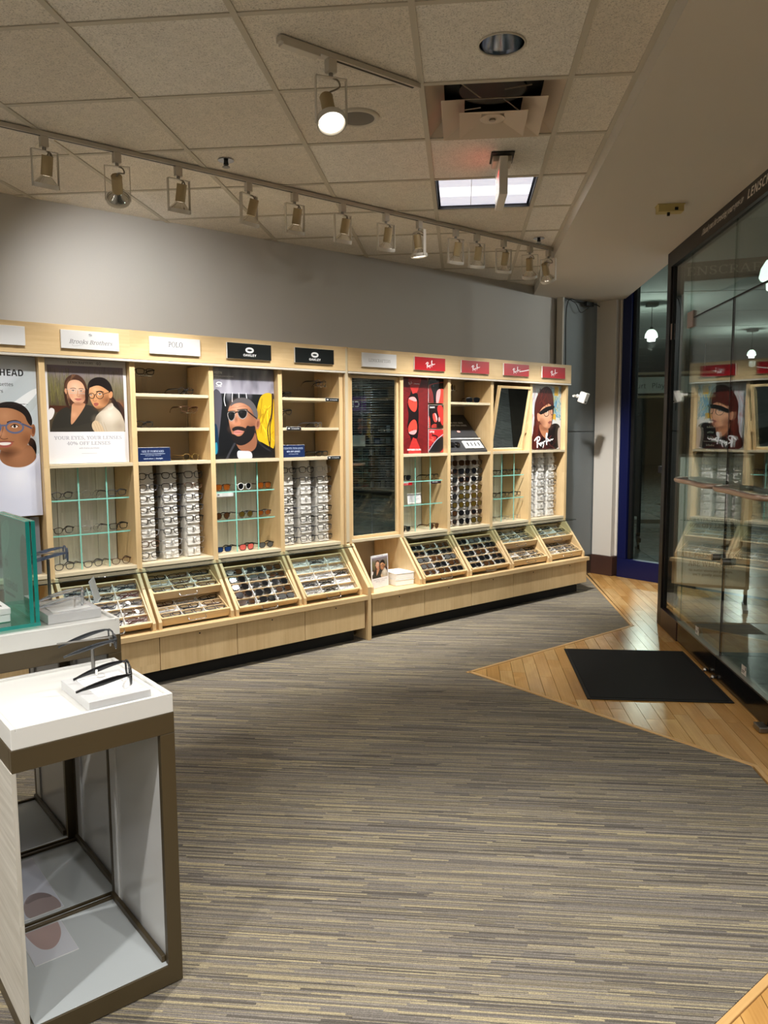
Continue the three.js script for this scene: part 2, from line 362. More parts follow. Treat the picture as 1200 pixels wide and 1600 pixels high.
// ---------------------------------------------------------------- glass shop front
{
  const f = struct('wall_front', [0, 0, 0], Q45);
  const aE = 6.30, rail = 0.15;
  part('corner_post', rbx(0.10, SOF, 0.10, 0.004), M.darkFrame, f, [aE - 0.05, SOF / 2, GB + 0.05]);
  part('post_bead', rbx(0.02, SOF - 0.1, 0.03, 0.003), M.black, f, [aE - 0.115, (SOF - 0.1) / 2, GB + 0.03]);
  part('fixed_panel_rail', rbx(0.46, rail, 0.07, 0.003), M.maroon, f, [aE - 0.10 - 0.23, rail / 2, GB + 0.035]);
  // header beam with lettering
  const beam = canvasTex(2048, 96, (x, w, h) => {
    x.fillStyle = 'rgb(15,13,15)'; x.fillRect(0, 0, w, h);
    const px = (m) => m / 7.2 * w; // metres from the far end
    x.fillStyle = 'rgb(232,226,214)'; x.textBaseline = 'middle';
    x.save(); x.translate(px(aE - 5.45), h * 0.44); x.transform(1, 0, -0.35, 1, 0, 0); x.font = 'bold 24px serif'; x.scale(px(0.76) / x.measureText('Thank you for trusting your eyes to').width, 1.7); x.fillText('Thank you for trusting your eyes to', 0, 0); x.restore();
    x.fillStyle = 'rgb(232,226,214)'; x.save(); x.translate(px(aE - 4.63), h * 0.42); x.transform(1, 0, -0.12, 1, 0, 0); x.font = 'bold 30px sans-serif'; x.scale(px(0.62) / x.measureText('LENSCRAFTERS').width, 1.9); x.fillText('LENSCRAFTERS', 0, 0); x.restore();
  });
  const face = std({ map: beam, roughness: 0.4 });
  // the lettered face looks into the shop (towards -b); reading direction runs from the far end
  const bm = new THREE.Mesh(bx(7.2, SOF - 2.786, 0.08), [M.darkFrame, M.darkFrame, M.darkFrame, M.darkFrame, M.darkFrame, face]); setShadow(bm); bm.name = 'header_beam'; bm.position.set(aE - 3.6, (SOF + 2.786) / 2, GB + 0.04); f.add(bm);
  // fixed glass beside the post, transoms, sills beyond the doors
  const pane = (a0, a1, y0, y1, n = 'glass_pane') => part(n, bx(Math.abs(a1 - a0) - 0.004, y1 - y0, 0.012), M.shopGlass, f, [(a0 + a1) / 2, (y0 + y1) / 2, GB + 0.03]);
  pane(5.745, aE - 0.12, rail, 2.786);
  for (const [a0, a1] of [[4.86, 5.742], [3.975, 4.857], [2.4, 3.972], [0.8, 2.397], [-0.9, 0.797]]) {
    pane(a0, a1, 2.335, 2.786);
    if (a1 < 3.98) { pane(a0, a1, rail, 2.328); part('fixed_panel_rail', rbx(a1 - a0, rail, 0.07, 0.003), M.maroon, f, [(a0 + a1) / 2, rail / 2, GB + 0.035]); }
  }
  part('transom_seal', bx(1.77, 0.008, 0.014), M.black, f, [4.86, 2.331, GB + 0.03]);
  part('corner_bracket', rbx(0.13, 0.11, 0.03, 0.003), M.handleMetal, f, [5.72, 2.325, GB + 0.03]);
  part('frame_clip', rbx(0.02, 0.12, 0.02, 0.002), M.handleMetal, f, [aE - 0.11, 2.30, GB + 0.02]);
  // doors
  const doorAt = (n, a0, a1) => {
    const d = struct(n, [0, 0, 0], Q45);
    part('glass_pane', bx(a1 - a0 - 0.008, 2.328 - rail, 0.012), M.shopGlass, d, [(a0 + a1) / 2, (rail + 2.328) / 2, GB + 0.03]);
    part('edge_seal', bx(0.007, 2.328 - rail, 0.014), M.black, d, [a0 + 0.0015, (rail + 2.328) / 2, GB + 0.03]);
    part('bottom_rail', rbx(a1 - a0 - 0.006, rail - 0.008, 0.05, 0.003), M.blackGloss, d, [(a0 + a1) / 2, rail / 2 + 0.004, GB + 0.03]);
    part('rail_cap', rbx(a1 - a0 - 0.006, 0.012, 0.056, 0.002), M.steel, d, [(a0 + a1) / 2, rail, GB + 0.03]);
    return d;
  };
  const d1 = doorAt('door_1', 4.86, 5.742), d2 = doorAt('door_2', 3.975, 4.857);
  const barY = 1.205, out = GB - 0.065;
  const handle = (d, aHinge, aFree) => {
    const s = Math.sign(aFree - aHinge);
    part('push_bar', tube([V(aHinge, barY, GB + 0.02), V(aHinge + s * 0.012, barY, GB - 0.03), V(aHinge + s * 0.04, barY, out), V((aHinge + aFree) / 2, barY, out), V(aFree - s * 0.04, barY, out), V(aFree - s * 0.012, barY, GB - 0.03), V(aFree, barY, GB + 0.02)], 0.0175, 48, 10), M.handleMetal, d);
    part('outer_pull', tube([V(aFree - s * 0.03, barY - 0.03, GB + 0.04), V(aFree - s * 0.03, barY - 0.05, GB + 0.09), V(aFree - s * 0.03, barY - 0.2, GB + 0.095), V(aFree - s * 0.03, barY - 0.36, GB + 0.09), V(aFree - s * 0.03, barY - 0.38, GB + 0.04)], 0.010, 36, 8), M.steel, d);
    part('lock_cylinder', cyl(0.022, 0.022, 0.05, 16), M.steel, d, [aFree - s * 0.04, 0.76, GB + 0.01], [Math.PI / 2, 0, 0]);
  };
  handle(d1, 5.66, 4.91); handle(d2, 4.05, 4.81);
  const sticker = canvasTex(96, 96, (x, w, h) => { x.fillStyle = '#e4e2dc'; x.fillRect(0, 0, w, h); x.fillStyle = '#222'; x.fillRect(8, 52, 60, 8); x.fillRect(8, 68, 46, 7); x.fillRect(70, 10, 18, 30); x.fillStyle = '#e4e2dc'; x.fillRect(76, 18, 6, 10); });
  const sm = std({ map: sticker, roughness: 0.5 });
  for (const [d, a] of [[d1, 5.32], [d2, 4.44]]) { const q = part('safety_sticker', new THREE.PlaneGeometry(0.075, 0.055), sm, d, [a, 0.192, GB + 0.0232], [0, Math.PI, 0]); q.userData.label = 'small white glazing sticker'; }
  // lettering on the outside of the door glass, too small to read from in here
  const decal = canvasTex(256, 256, (x, w, h) => {
    x.clearRect(0, 0, w, h); x.fillStyle = '#f2f2ee'; const rows = [[70, 30], [110, 54], [92, 78], [84, 100], [0, 0], [120, 138], [124, 160], [168, 184], [70, 206], [90, 226], [236, 246]];
    for (const [lw, y] of rows) for (let q = 0; q < lw; q += 9) { const hh = 5 + rnd() * 6; x.fillRect(w / 2 - lw / 2 + q, y - hh, 6, hh); }
    x.fillRect(w / 2 - 110, 114, 220, 4);
  });
  const dec = part('vinyl_lettering', new THREE.PlaneGeometry(0.34, 0.36), std({ map: decal, transparent: true, alphaTest: 0.5, roughness: 0.5 }), d1, [5.24, 1.46, GB + 0.0372]); dec.userData.label = 'small white vinyl lettering on the door glass';
  // stops and latch on the floor
  for (const a of [5.0, 4.85]) part('door_stop', new THREE.SphereGeometry(0.016, 12, 8), M.chrome, d1, [a, 0.016, GB - 0.012]);
  part('floor_latch', rbx(0.09, 0.03, 0.05, 0.006), M.steel, d2, [4.02, 0.02, GB - 0.03]);
}
// navy framed side window past the column
{
  const w = struct('window_1', [7.05, 0, -4.72], 0);
  part('sill_panel', rbx(0.09, 0.2, 0.62, 0.004), M.navy, w, [0.045, 0.1, 0.31]);
  part('window_frame', rbx(0.09, 3.1, 0.10, 0.004), M.navy, w, [0.045, 1.55 + 0.2, 0.05]);
  part('window_frame', rbx(0.06, 3.1, 0.035, 0.003), M.black, w, [0.06, 1.75, 0.122]);
  part('window_frame', rbx(0.09, 3.1, 0.06, 0.004), M.navyDark, w, [0.045, 1.75, 0.59]);
  part('glass_pane', bx(0.01, 3.0, 0.44), M.shopGlass, w, [0.06, 1.7, 0.345]);
  part('latch', rbx(0.06, 0.07, 0.10, 0.006), M.black, w, [-0.02, 1.16, 0.53]);
}
// ================================================================ THE MALL OUTSIDE THE GLASS
const MC = 3.95, MB0 = 1.70, MB1 = 11.2;
const mm = {
  ceil: std({ color: rgb(150, 156, 152), roughness: 0.9 }), slot: std({ color: rgb(14, 16, 16), roughness: 0.8 }), fascia: std({ color: rgb(120, 124, 118), roughness: 0.8 }),
  shopWall: std({ color: rgb(60, 58, 54), roughness: 0.8 }), dark: std({ color: rgb(20, 20, 22), roughness: 0.7 }), grout: std({ color: rgb(52, 54, 52), roughness: 0.9 }),
  tiles: [[255, 255, 255], [238, 242, 240], [222, 226, 224]].map((c) => std({ map: T.stone, color: rgb(...c), roughness: 0.22 })), darkTile: std({ map: T.stone, color: rgb(130, 120, 108), roughness: 0.25 }),
  rod: std({ color: rgb(150, 152, 150), roughness: 0.35, metalness: 0.8 }), goods: [[120, 116, 108], [60, 66, 80], [150, 140, 126], [40, 40, 44], [128, 96, 80], [170, 172, 176]].map((c) => std({ color: rgb(...c), roughness: 0.7 })),
};
{
  const f = struct('floor_mall', [0, 0, 0], Q45);
  part('slab', bx(44, 0.1, 15.5, 14, -0.065, 9.45 - 0.0), mm.grout, f);
  part('slab', bx(10, 0.1, 3.0, 13.5, -0.065, 0.3), mm.grout, f);
  const s = 0.60, g = [0, 1, 2].map(() => metric(bx(s - 0.006, 0.016, s - 0.006), 'y'));
  for (let i = -3; i < 28; i++) for (let j = 0; j < 16; j++) {
    const a = i * s + 0.3, b = MB0 + 0.012 + (j + 0.5) * s; if (a + 0.3 > 6.3 && b < 2.6 && a < 8.6) continue;
    if (a > 12 && b > 7.5) continue;
    part('floor_tile', pick(g), (j === 4 || (i % 9) === 4) ? mm.darkTile : pick(mm.tiles), f, [a, -0.010, b]);
  }
  const far = new THREE.Mesh(metric(bx(19.4, 0.016, 9.5), 'y'), mm.tiles[1]); far.name = 'far_paving'; f.add(setShadow(far)); far.position.set(26.6, -0.010, MB0 + 4.75);
  const c = struct('ceiling_mall', [0, 0, 0], Q45);
  part('ceiling_panel_deck', bx(44, 0.1, 15.5, 14, MC + 0.07, 9.0), mm.slot, c);
  for (let i = -2; i < 16; i++) part('ceiling_panel', bx(2.28, 0.03, MB1 - MB0 + 1.5), mm.ceil, c, [1.2 + i * 2.34, MC, (MB1 + MB0) / 2 + 0.7]);
  const e = struct('wall_mall');
  const eg = part('end_wall', bx(0.2, 4.2, 15.5), mm.fascia, e, G(36, 9.4, 2).toArray(), [0, Q45, 0]); void eg;
  // bulkhead above the shop front, on the mall side
  const h = struct('wall_fascia', [0, 0, 0], Q45);
  part('bulkhead', bx(22, 0.75, 0.1, 1.0, SOF + 0.42 + 0.3, GB + 0.14), mm.fascia, h);
  part('end_fascia', bx(28, 4.0, 0.12, 24.6, 2.0, 1.2), mm.fascia, h);
}
// shop across the mall behind a roll-down grille (seen in the tall mirror)
{
  const w = struct('wall_opposite', [0, 0, 0], Q45);
  const b = MB1;
  part('pier', bx(3.2, MC, 0.3, 0.2, MC / 2, b + 0.15), mm.shopWall, w); part('pier', bx(6.0, MC, 0.3, 11.6, MC / 2, b + 0.15), mm.shopWall, w);
  part('header', bx(7.0, MC - 2.75, 0.3, 5.2, (MC + 2.75) / 2, b + 0.15), mm.shopWall, w);
  part('inner_back', bx(8.2, MC, 0.2, 5.2, MC / 2, b + 4.2), mm.shopWall, w); part('inner_side', bx(0.2, MC, 4, 1.6, MC / 2, b + 2.1), mm.dark, w); part('inner_side', bx(0.2, MC, 4, 8.8, MC / 2, b + 2.1), mm.dark, w);
  part('threshold', bx(7.0, 0.16, 0.2, 5.2, 0.08, b + 0.05), mm.dark, w);
  const g = thing('security_grille', 'closed roll-down wire grille across the shop front opposite', 'grille', G(5.2, b - 0.02).toArray(), Q45);
  const rod = cyl(0.008, 0.008, 6.8, 5).rotateZ(Math.PI / 2);
  for (let i = 0; i < 44; i++) part('rod', rod, mm.rod, g, [0, 0.2 + i * 0.058, 0]);
  for (let i = 0; i < 9; i++) part('link_strip', bx(0.012, 2.55, 0.014), mm.rod, g, [-3.2 + i * 0.8, 1.47, 0]);
  const cs = canvasTex(512, 128, (x, W, H) => { x.fillStyle = '#5c3170'; x.fillRect(0, 0, W, H); x.fillStyle = '#efe6f2'; x.font = 'bold 72px sans-serif'; x.textAlign = 'center'; x.textBaseline = 'middle'; x.fillText('CLEARANCE', W / 2, H / 2 + 4); });
  const csm = std({ map: cs, roughness: 0.6, emissive: 0xffffff, emissiveMap: cs, emissiveIntensity: 0.35 });
  const sg = thing('clearance_sign', 'purple hanging sign with white capital letters inside the opposite shop', 'sign', G(3.6, b + 1.2, 2.25).toArray(), Q45);
  const sb = new THREE.Mesh(bx(1.5, 0.36, 0.04), [mm.dark, mm.dark, mm.dark, mm.dark, mm.dark, csm]); sb.name = 'sign_board'; sg.add(setShadow(sb));
  for (const s of [-0.6, 0.6]) part('wire', cyl(0.006, 0.006, 1.3, 5), mm.rod, sg, [s, 0.8, 0]);
  // racks of goods
  const descr = ['left', 'middle', 'right'];
  [[3.1, 2.2, 1.5], [4.7, 1.7, 1.9], [6.6, 2.4, 1.7]].forEach(([a, db, h], k) => {
    const t = thing('goods_gondola', `dark shelving full of small goods, ${descr[k]} one inside the opposite shop`, 'shelving', G(a, b + db).toArray(), Q45);
    part('spine', bx(1.3, h, 0.08, 0, h / 2, 0.3), mm.dark, t);
    for (let r = 0; r < Math.floor(h / 0.28); r++) {
      part('shelf', bx(1.3, 0.02, 0.35, 0, 0.12 + r * 0.28, 0.1), mm.dark, t);
      for (let q = 0; q < 9; q++) { const hh = rr(0.1, 0.22); part('carton', bx(rr(0.08, 0.13), hh, 0.2, -0.58 + q * 0.145, 0.13 + r * 0.28 + hh / 2, 0.08), pick(mm.goods), t); }
    }
  });
  const jk = thing('yellow_jacket', 'yellow garment hanging at the back of the opposite shop', 'garment', G(6.2, b + 1.4).toArray(), Q45);
  const body = new THREE.LatheGeometry([[0.001, 0.9], [0.24, 0.92], [0.25, 1.2], [0.22, 1.5], [0.16, 1.75], [0.05, 1.85], [0.001, 1.85]].map((p) => new THREE.Vector2(...p)), 16); body.scale(1, 1, 0.4);
  part('garment_body', body, std({ color: rgb(150, 130, 30), roughness: 0.8 }), jk);
  part('hanger_stand', cyl(0.015, 0.015, 2.0, 8), mm.rod, jk, [0, 1.0, 0]); part('stand_foot', cyl(0.18, 0.2, 0.03, 16), mm.dark, jk, [0, 0.015, 0]);
  [[4.3, 1.35], [5.5, 1.0]].forEach(([a, y], k) => { const c = thing('paper_notice', k ? 'lower pale notice hung on the closed grille opposite' : 'upper pale notice hung on the closed grille opposite', 'notice', G(a, b - 0.09, y).toArray(), Q45); part('sheet', rbx(0.36, 0.26, 0.006, 0.002), M.card, c); part('clip', rbx(0.04, 0.03, 0.05, 0.004), mm.rod, c, [0, 0.13, 0.02]); });
  const lp = thing('shop_lamp', 'small ceiling panel lamp inside the opposite shop', 'lamp', G(4.4, b + 1.4, 3.1).toArray(), Q45);
  part('housing', rbx(0.9, 0.06, 0.3, 0.01), mm.dark, lp, [0, 0.035, 0]); part('lamp_diffuser', rbx(0.86, 0.01, 0.26, 0.003), std({ color: 0xffffff, emissive: rgb(230, 240, 255), emissiveIntensity: 1.5 }), lp, [0, 0, 0]);
  for (const s of [-0.35, 0.35]) part('hanger', cyl(0.006, 0.006, 0.8, 5), mm.rod, lp, [s, 0.46, 0]);
  const pl = new THREE.PointLight(rgb(225, 235, 255), 4); pl.position.set(0, -0.06, 0); pl.castShadow = true; pl.shadow.radius = 6; lp.add(pl);
}
// bell-shaped glass pendants along the mall
const bell = new THREE.LatheGeometry([[0.02, 0.30], [0.06, 0.295], [0.11, 0.26], [0.15, 0.19], [0.165, 0.11], [0.15, 0.085], [0.105, 0.08], [0.10, 0.0], [0.0005, 0.0]].map((p) => new THREE.Vector2(...p)), 24);
const bellMat = std({ color: 0xffffff, roughness: 0.4, emissive: rgb(244, 255, 246), emissiveIntensity: 2.6 });
function pendant(p, label, drop, I, k = 1) {
  const t = thing('pendant_lamp', label, 'lamp', [p.x, MC - drop - 0.3, p.z], 0, 'glass pendants over the mall');
  part('lamp_shade', bell, bellMat, t, [0, 0.3 * (1 - k), 0]).scale.setScalar(k);
  part('cap', cyl(0.025, 0.03, 0.05, 12), mm.dark, t, [0, 0.32, 0]);
  part('cord', cyl(0.006, 0.006, drop - 0.03, 6), mm.dark, t, [0, 0.3 + (drop - 0.03) / 2 + 0.03, 0]);
  part('canopy', cyl(0.14, 0.14, 0.06, 4), mm.fascia, t, [0, 0.3 + drop - 0.045, 0]);
  const l = new THREE.PointLight(rgb(248, 252, 246), I); l.position.set(0, -0.03, 0); l.castShadow = true; l.shadow.radius = 4; t.add(l);
}
pendant(V(13.30, 0, -8.28), 'glowing bell-shaped glass pendant seen through the navy framed window', 0.50, 11, 0.72);
pendant(V(7.31, 0, -3.28), 'large glowing bell pendant outside the glass at the right picture edge', 0.83, 4);
pendant(V(18.6, 0, -8.9), 'small distant glowing pendant seen through the glass door', 0.5, 9, 0.62);
pendant(G(3.0, 6.6), 'glowing bell pendant in front of the opposite grille, left one', 0.9, 7);
pendant(G(7.2, 6.6), 'glowing bell pendant in front of the opposite grille, right one', 0.9, 7);
{ // direction sign
  const tx = canvasTex(1024, 128, (x, w, h) => { x.fillStyle = '#7e807a'; x.fillRect(0, 0, w, h); x.fillStyle = '#1c1c1a'; x.textBaseline = 'middle'; x.font = '84px sans-serif'; const xp = 60 + x.measureText('Food Court   ').width; x.font = '54px sans-serif'; x.fillText('Food Court', xp - x.measureText('Food Court   ').width, h / 2 + 4); x.fillText('Play Area', xp, h / 2 + 4); });
  const P0 = V(19.7, 2.82, -12.35);
  const t = thing('direction_sign', 'grey hanging direction sign with dark lettering seen beyond the navy window', 'sign', P0.toArray(), -Math.atan2(P0.z, P0.x) - Math.PI / 2 - 0.15);
  const m = new THREE.Mesh(bx(3.6, 0.45, 0.1), [mm.dark, mm.dark, mm.dark, mm.dark, std({ map: tx, roughness: 0.6 }), mm.dark]); m.name = 'sign_board'; t.add(setShadow(m)); t.rotation.y = -0.95;
  for (const s of [-0.24, 0.24]) part('frame_rail', bx(3.6, 0.07, 0.14), std({ color: rgb(96, 82, 50), roughness: 0.6 }), t, [0, s * 1.35, 0]);
  for (const s of [-1.5, 1.5]) part('hanger', cyl(0.02, 0.02, 0.8, 6), mm.dark, t, [s, 0.7, 0]);
}
{ // wheeled poster stand
  const tx = canvasTex(384, 900, (x, w, h) => { x.fillStyle = '#1d1d1f'; x.fillRect(0, 0, w, h); x.fillStyle = '#c9c9c6'; x.textAlign = 'center'; x.font = '34px sans-serif'; x.fillText('a street', w / 2, 110); x.font = '60px sans-serif'; x.fillText('Extra', w / 2 - 10, 190); x.font = '112px sans-serif'; x.fillText('% OFF', w / 2 - 30, 286); x.fillRect(w / 2 - 60, 312, 120, 6); });
  const p = V(8.92, 0, -6.05);
  const t = thing('poster_stand', 'dark wheeled poster stand outside the navy framed window', 'stand', p.toArray(), -0.98);
  const m = new THREE.Mesh(rbx(0.62, 1.34, 0.05, 0.006), M.black); m.name = 'panel'; m.position.y = 1.08; t.add(setShadow(m));
  part('printed_sheet', new THREE.PlaneGeometry(0.56, 1.26), std({ map: tx, roughness: 0.5 }), t, [0, 1.08, 0.0265]);
  for (const s of [-1, 1]) {
    part('leg', rbx(0.05, 1.65, 0.05, 0.004), M.black, t, [s * 0.33, 0.95, 0]); part('foot', rbx(0.06, 0.06, 0.5, 0.008), M.black, t, [s * 0.33, 0.12, 0], [s * 0.0, 0, 0]);
    for (const q of [-0.22, 0.22]) part('caster', cyl(0.03, 0.03, 0.025, 14), M.blackGloss, t, [s * 0.33, 0.03, q], [0, 0, Math.PI / 2]);
    for (const q of [-0.22, 0.22]) part('caster_fork', rbx(0.02, 0.06, 0.03, 0.004), M.steel, t, [s * 0.33, 0.075, q]);
  }
}
{ // lettered bulkhead sign seen through the transom glass
  const tx = canvasTex(1024, 160, (x, w, h) => { x.fillStyle = '#262820'; x.fillRect(0, 0, w, h); x.fillStyle = '#8d8f84'; x.font = '104px serif'; x.textAlign = 'center'; x.textBaseline = 'middle'; x.save(); x.translate(w / 2, h / 2); x.scale(1.25, 1); x.fillText('LENSCRAFTERS', 0, 0); x.restore(); });
  const t = thing('bulkhead_sign', 'dark overhead sign board with pale serif capitals beyond the transom glass', 'sign', [9.5, 3.52, -4.75], -1.08);
  const m = new THREE.Mesh(bx(1.5, 0.22, 0.06), [mm.dark, mm.dark, mm.dark, mm.dark, std({ map: tx, roughness: 0.6 }), mm.dark]); m.name = 'sign_board'; t.add(setShadow(m));
  for (const s of [-0.6, 0.6]) part('hanger', cyl(0.012, 0.012, 0.4, 6), mm.dark, t, [s, 0.28, 0]);
}
{ // easel sign just outside the doors
  const tx = canvasTex(500, 1000, (x, w, h) => {
    x.fillStyle = '#c9cdc8'; x.fillRect(0, 0, w, h); x.fillStyle = '#3c3e3c'; x.textAlign = 'center'; x.font = '34px serif'; x.fillText('YOUR EYES, YOUR LENSES', w / 2, 500, 420); x.font = '42px serif'; x.fillText('40% OFF LENSES', w / 2, 548, 360);
    x.font = '58px serif'; x.fillText('ALL PRESCRIPTIONS', w / 2, 790, 450); x.fillText('ARE WELCOME', w / 2, 858, 330); x.font = 'bold 26px sans-serif'; x.fillText('No matter where you got yours,', w / 2, 900, 320); x.fillText("we'll gladly accept it.", w / 2, 932);
  });
  const t = thing('easel_sign', 'pale framed sign about prescriptions standing outside the glass doors', 'sign', [6.46, 0, -3.37], -1.09);
  const m = new THREE.Mesh(rbx(0.62, 1.17, 0.03, 0.004), M.steel); m.name = 'panel'; m.position.y = 0.755; t.add(setShadow(m));
  part('printed_sheet', new THREE.PlaneGeometry(0.56, 1.12), std({ map: tx, roughness: 0.5 }), t, [0, 0.755, 0.0165]);
  for (const s of [-1, 1]) { part('leg', rbx(0.03, 1.33, 0.03, 0.004), M.steel, t, [s * 0.285, 0.668, -0.031]); part('foot', rbx(0.04, 0.03, 0.4, 0.004), M.steel, t, [s * 0.285, 0.015, 0]); }
}
// ================================================================ EYEGLASSES
function outline(kind, n = 22, grow = 0) {
  const K = { rect: [0.0262, 0.0172, 4], round: [0.0235, 0.0222, 2.15], way: [0.0265, 0.0208, 3.1], small: [0.0245, 0.0185, 2.6], aviator: [0.0275, 0.0235, 2.4] }[kind];
  const pts = [];
  for (let i = 0; i < n; i++) {
    const t = (i / n) * Math.PI * 2, c = Math.cos(t), s = Math.sin(t), e = 2 / K[2];
    let x = Math.sign(c) * Math.abs(c) ** e * (K[0] + grow), y = Math.sign(s) * Math.abs(s) ** e * (K[1] + grow);
    x *= 1 + 0.10 * (y / K[1]); pts.push([x, y]);
  }
  return pts;
}
const gcache = new Map();
// frame front in the x,y plane facing +z, temples running to -z; origin midway on the lower rim line
function glassesGeo(kind, r, folded, fine) {
  const key = [kind, r, folded, fine].join();
  if (gcache.has(key)) return gcache.get(key);
  const n = fine ? 40 : 20, cx = 0.0335, yo = 0.022, wrap = 0.07, out = outline(kind, fine ? 40 : 18), kr = fine ? 8 : 5;
  const side = (s, g) => { g.scale(s, 1, 1); if (s < 0) { g = flip(g); } g.rotateY(s * wrap); g.translate(s * cx, yo, -0.002); return g; };
  const rims = [1, -1].map((s) => side(s, tube(out.map(([x, y]) => V(x, y, 0)), r, n, kr, true)));
  const thick = r > 0.0018;
  const bridge = tube([V(-0.0095, yo + 0.006, -0.001), V(-0.004, yo + 0.0095, 0.0015), V(0.004, yo + 0.0095, 0.0015), V(0.0095, yo + 0.006, -0.001)], r * 1.05, 8, kr);
  const ends = [1, -1].map((s) => tube([V(s * 0.0575, yo + 0.010, -0.003), V(s * 0.065, yo + 0.012, -0.005), V(s * 0.069, yo + 0.012, -0.012)], r * 1.15, 6, kr));
  const pads = thick ? [] : [1, -1].map((s) => new THREE.SphereGeometry(0.0035, 6, 4).scale(0.6, 1.4, 0.6).translate(s * 0.008, yo - 0.002, -0.006));
  const front = merge([...rims, bridge, ...ends, ...pads]);
  const lens = [1, -1].map((s) => { const g = extrude(out.map(([x, y]) => [x, y]), 0.0014); g.translate(0, 0, -0.0007); return side(s, g); });
  const temple = (s) => {
    const p = folded
      ? [V(s * 0.069, yo + 0.012, -0.012), V(s * 0.062, yo + 0.012, -0.019 - (s > 0 ? 0.004 : 0)), V(s * 0.03, yo + 0.011, -0.021 - (s > 0 ? 0.005 : 0)), V(-s * 0.025, yo + 0.007, -0.022 - (s > 0 ? 0.005 : 0)), V(-s * 0.06, yo - 0.012, -0.022 - (s > 0 ? 0.005 : 0))]
      : fine ? [V(s * 0.069, yo + 0.012, -0.012), V(s * 0.069, yo + 0.007, -0.045), V(s * 0.066, yo - 0.004, -0.09), V(s * 0.062, yo - 0.012, -0.12), V(s * 0.058, yo - 0.0205, -0.145)] : [V(s * 0.069, yo + 0.012, -0.012), V(s * 0.070, yo + 0.012, -0.05), V(s * 0.069, yo + 0.010, -0.10), V(s * 0.067, yo - 0.002, -0.128), V(s * 0.064, yo - 0.022, -0.145)];
    const c = new THREE.CatmullRomCurve3(p), g = new THREE.TubeGeometry(c, fine ? 28 : 12, 1, fine ? 8 : 4, false), q = g.attributes.position;
    // flat section: taller than wide
    const rad = fine ? 8 : 4, seg = fine ? 28 : 12; const ctr = V();
    for (let i = 0; i <= seg; i++) { c.getPointAt(i / seg, ctr); const grow = thick ? 1 + (fine ? 1.1 : 0.5) * Math.sin(Math.PI * Math.min(1, i / seg * 1.1)) : 1; for (let j = 0; j <= rad; j++) { const k = i * (rad + 1) + j; const dx = q.getX(k) - ctr.x, dy = q.getY(k) - ctr.y, dz = q.getZ(k) - ctr.z; q.setXYZ(k, ctr.x + dx * r * 0.7, ctr.y + dy * r * 1.25 * grow, ctr.z + dz * r * 0.7); } }
    g.computeVertexNormals(); return g;
  };
  const o = { front, lens, temple: [temple(1), temple(-1)] };
  gcache.set(key, o); return o;
}
function flip(g) { const h = g.index ? g.toNonIndexed() : g; const p = h.attributes.position; for (const k of Object.keys(h.attributes)) { const a = h.attributes[k], s = a.itemSize; for (let i = 0; i < a.count; i += 3) for (let c = 0; c < s; c++) { const t = a.array[(i + 1) * s + c]; a.array[(i + 1) * s + c] = a.array[(i + 2) * s + c]; a.array[(i + 2) * s + c] = t; } } void p; return h; }
const FM = {
  black: std({ color: rgb(16, 16, 18), roughness: 0.25 }), darkgrey: std({ color: rgb(52, 52, 56), roughness: 0.3 }), navy: std({ color: rgb(22, 28, 48), roughness: 0.3 }),
  tortoise: std({ color: rgb(74, 44, 24), roughness: 0.25 }), burgundy: std({ color: rgb(84, 26, 30), roughness: 0.28 }), silver: std({ color: rgb(170, 170, 172), roughness: 0.3, metalness: 0.9 }),
  gold: std({ color: rgb(176, 148, 88), roughness: 0.3, metalness: 0.9 }), white: std({ color: rgb(222, 222, 220), roughness: 0.35 }), clear: phy({ color: rgb(235, 238, 242), roughness: 0.06, transmission: 0.85, thickness: 0.003, ior: 1.45 }),
  smoke: phy({ color: rgb(90, 94, 100), roughness: 0.08, transmission: 0.7, thickness: 0.003, ior: 1.45 }), blueClear: phy({ color: rgb(120, 140, 176), roughness: 0.08, transmission: 0.7, thickness: 0.003, ior: 1.45 }),
};
const LM = {
  clear: M.lensClear, dark: std({ color: rgb(16, 16, 18), roughness: 0.08 }), brown: std({ color: rgb(62, 38, 18), roughness: 0.08 }), amber: std({ color: rgb(120, 62, 16), roughness: 0.1 }), olive: std({ color: rgb(74, 60, 20), roughness: 0.1 }),
  blue: phy({ color: rgb(36, 66, 120), roughness: 0.08, metalness: 0.4 }), red: std({ color: rgb(196, 92, 82), roughness: 0.1 }), grey: std({ color: rgb(78, 78, 76), roughness: 0.1 }), teal: phy({ color: rgb(40, 110, 120), roughness: 0.08, metalness: 0.4 }),
};
const FNAME = { black: 'black', darkgrey: 'dark grey', navy: 'navy', tortoise: 'tortoiseshell', burgundy: 'burgundy', silver: 'silver wire', gold: 'gold wire', white: 'white', clear: 'clear', smoke: 'smoky clear', blueClear: 'clear blue' };
// kind, frame colour, lens colour
function eyewear(o) {
  const { kind = 'way', frame = 'black', lens = 'clear', folded = false, fine = false, pos, rot = [0, 0, 0], scale = 1, where, group, label } = o;
  const wire = frame === 'silver' || frame === 'gold', r = o.r ?? (wire ? 0.0011 : 0.0024);
  const sun = lens !== 'clear', nm = sun ? 'sunglasses' : 'eyeglasses';
  const t = new THREE.Group(); t.name = numbered(nm); scene.add(t);
  tag(t, label ?? `${FNAME[frame]} ${nm}${where}`, nm, group);
  t.position.set(...pos); t.rotation.set(...rot); t.scale.setScalar(scale);
  const g = glassesGeo(kind, r, folded, fine);
  part('frame_front', g.front, FM[frame], t);
  for (const l of g.lens) part('lens', l, LM[lens], t);
  for (const l of g.temple) part('temple', l, FM[frame], t);
  return t;
}
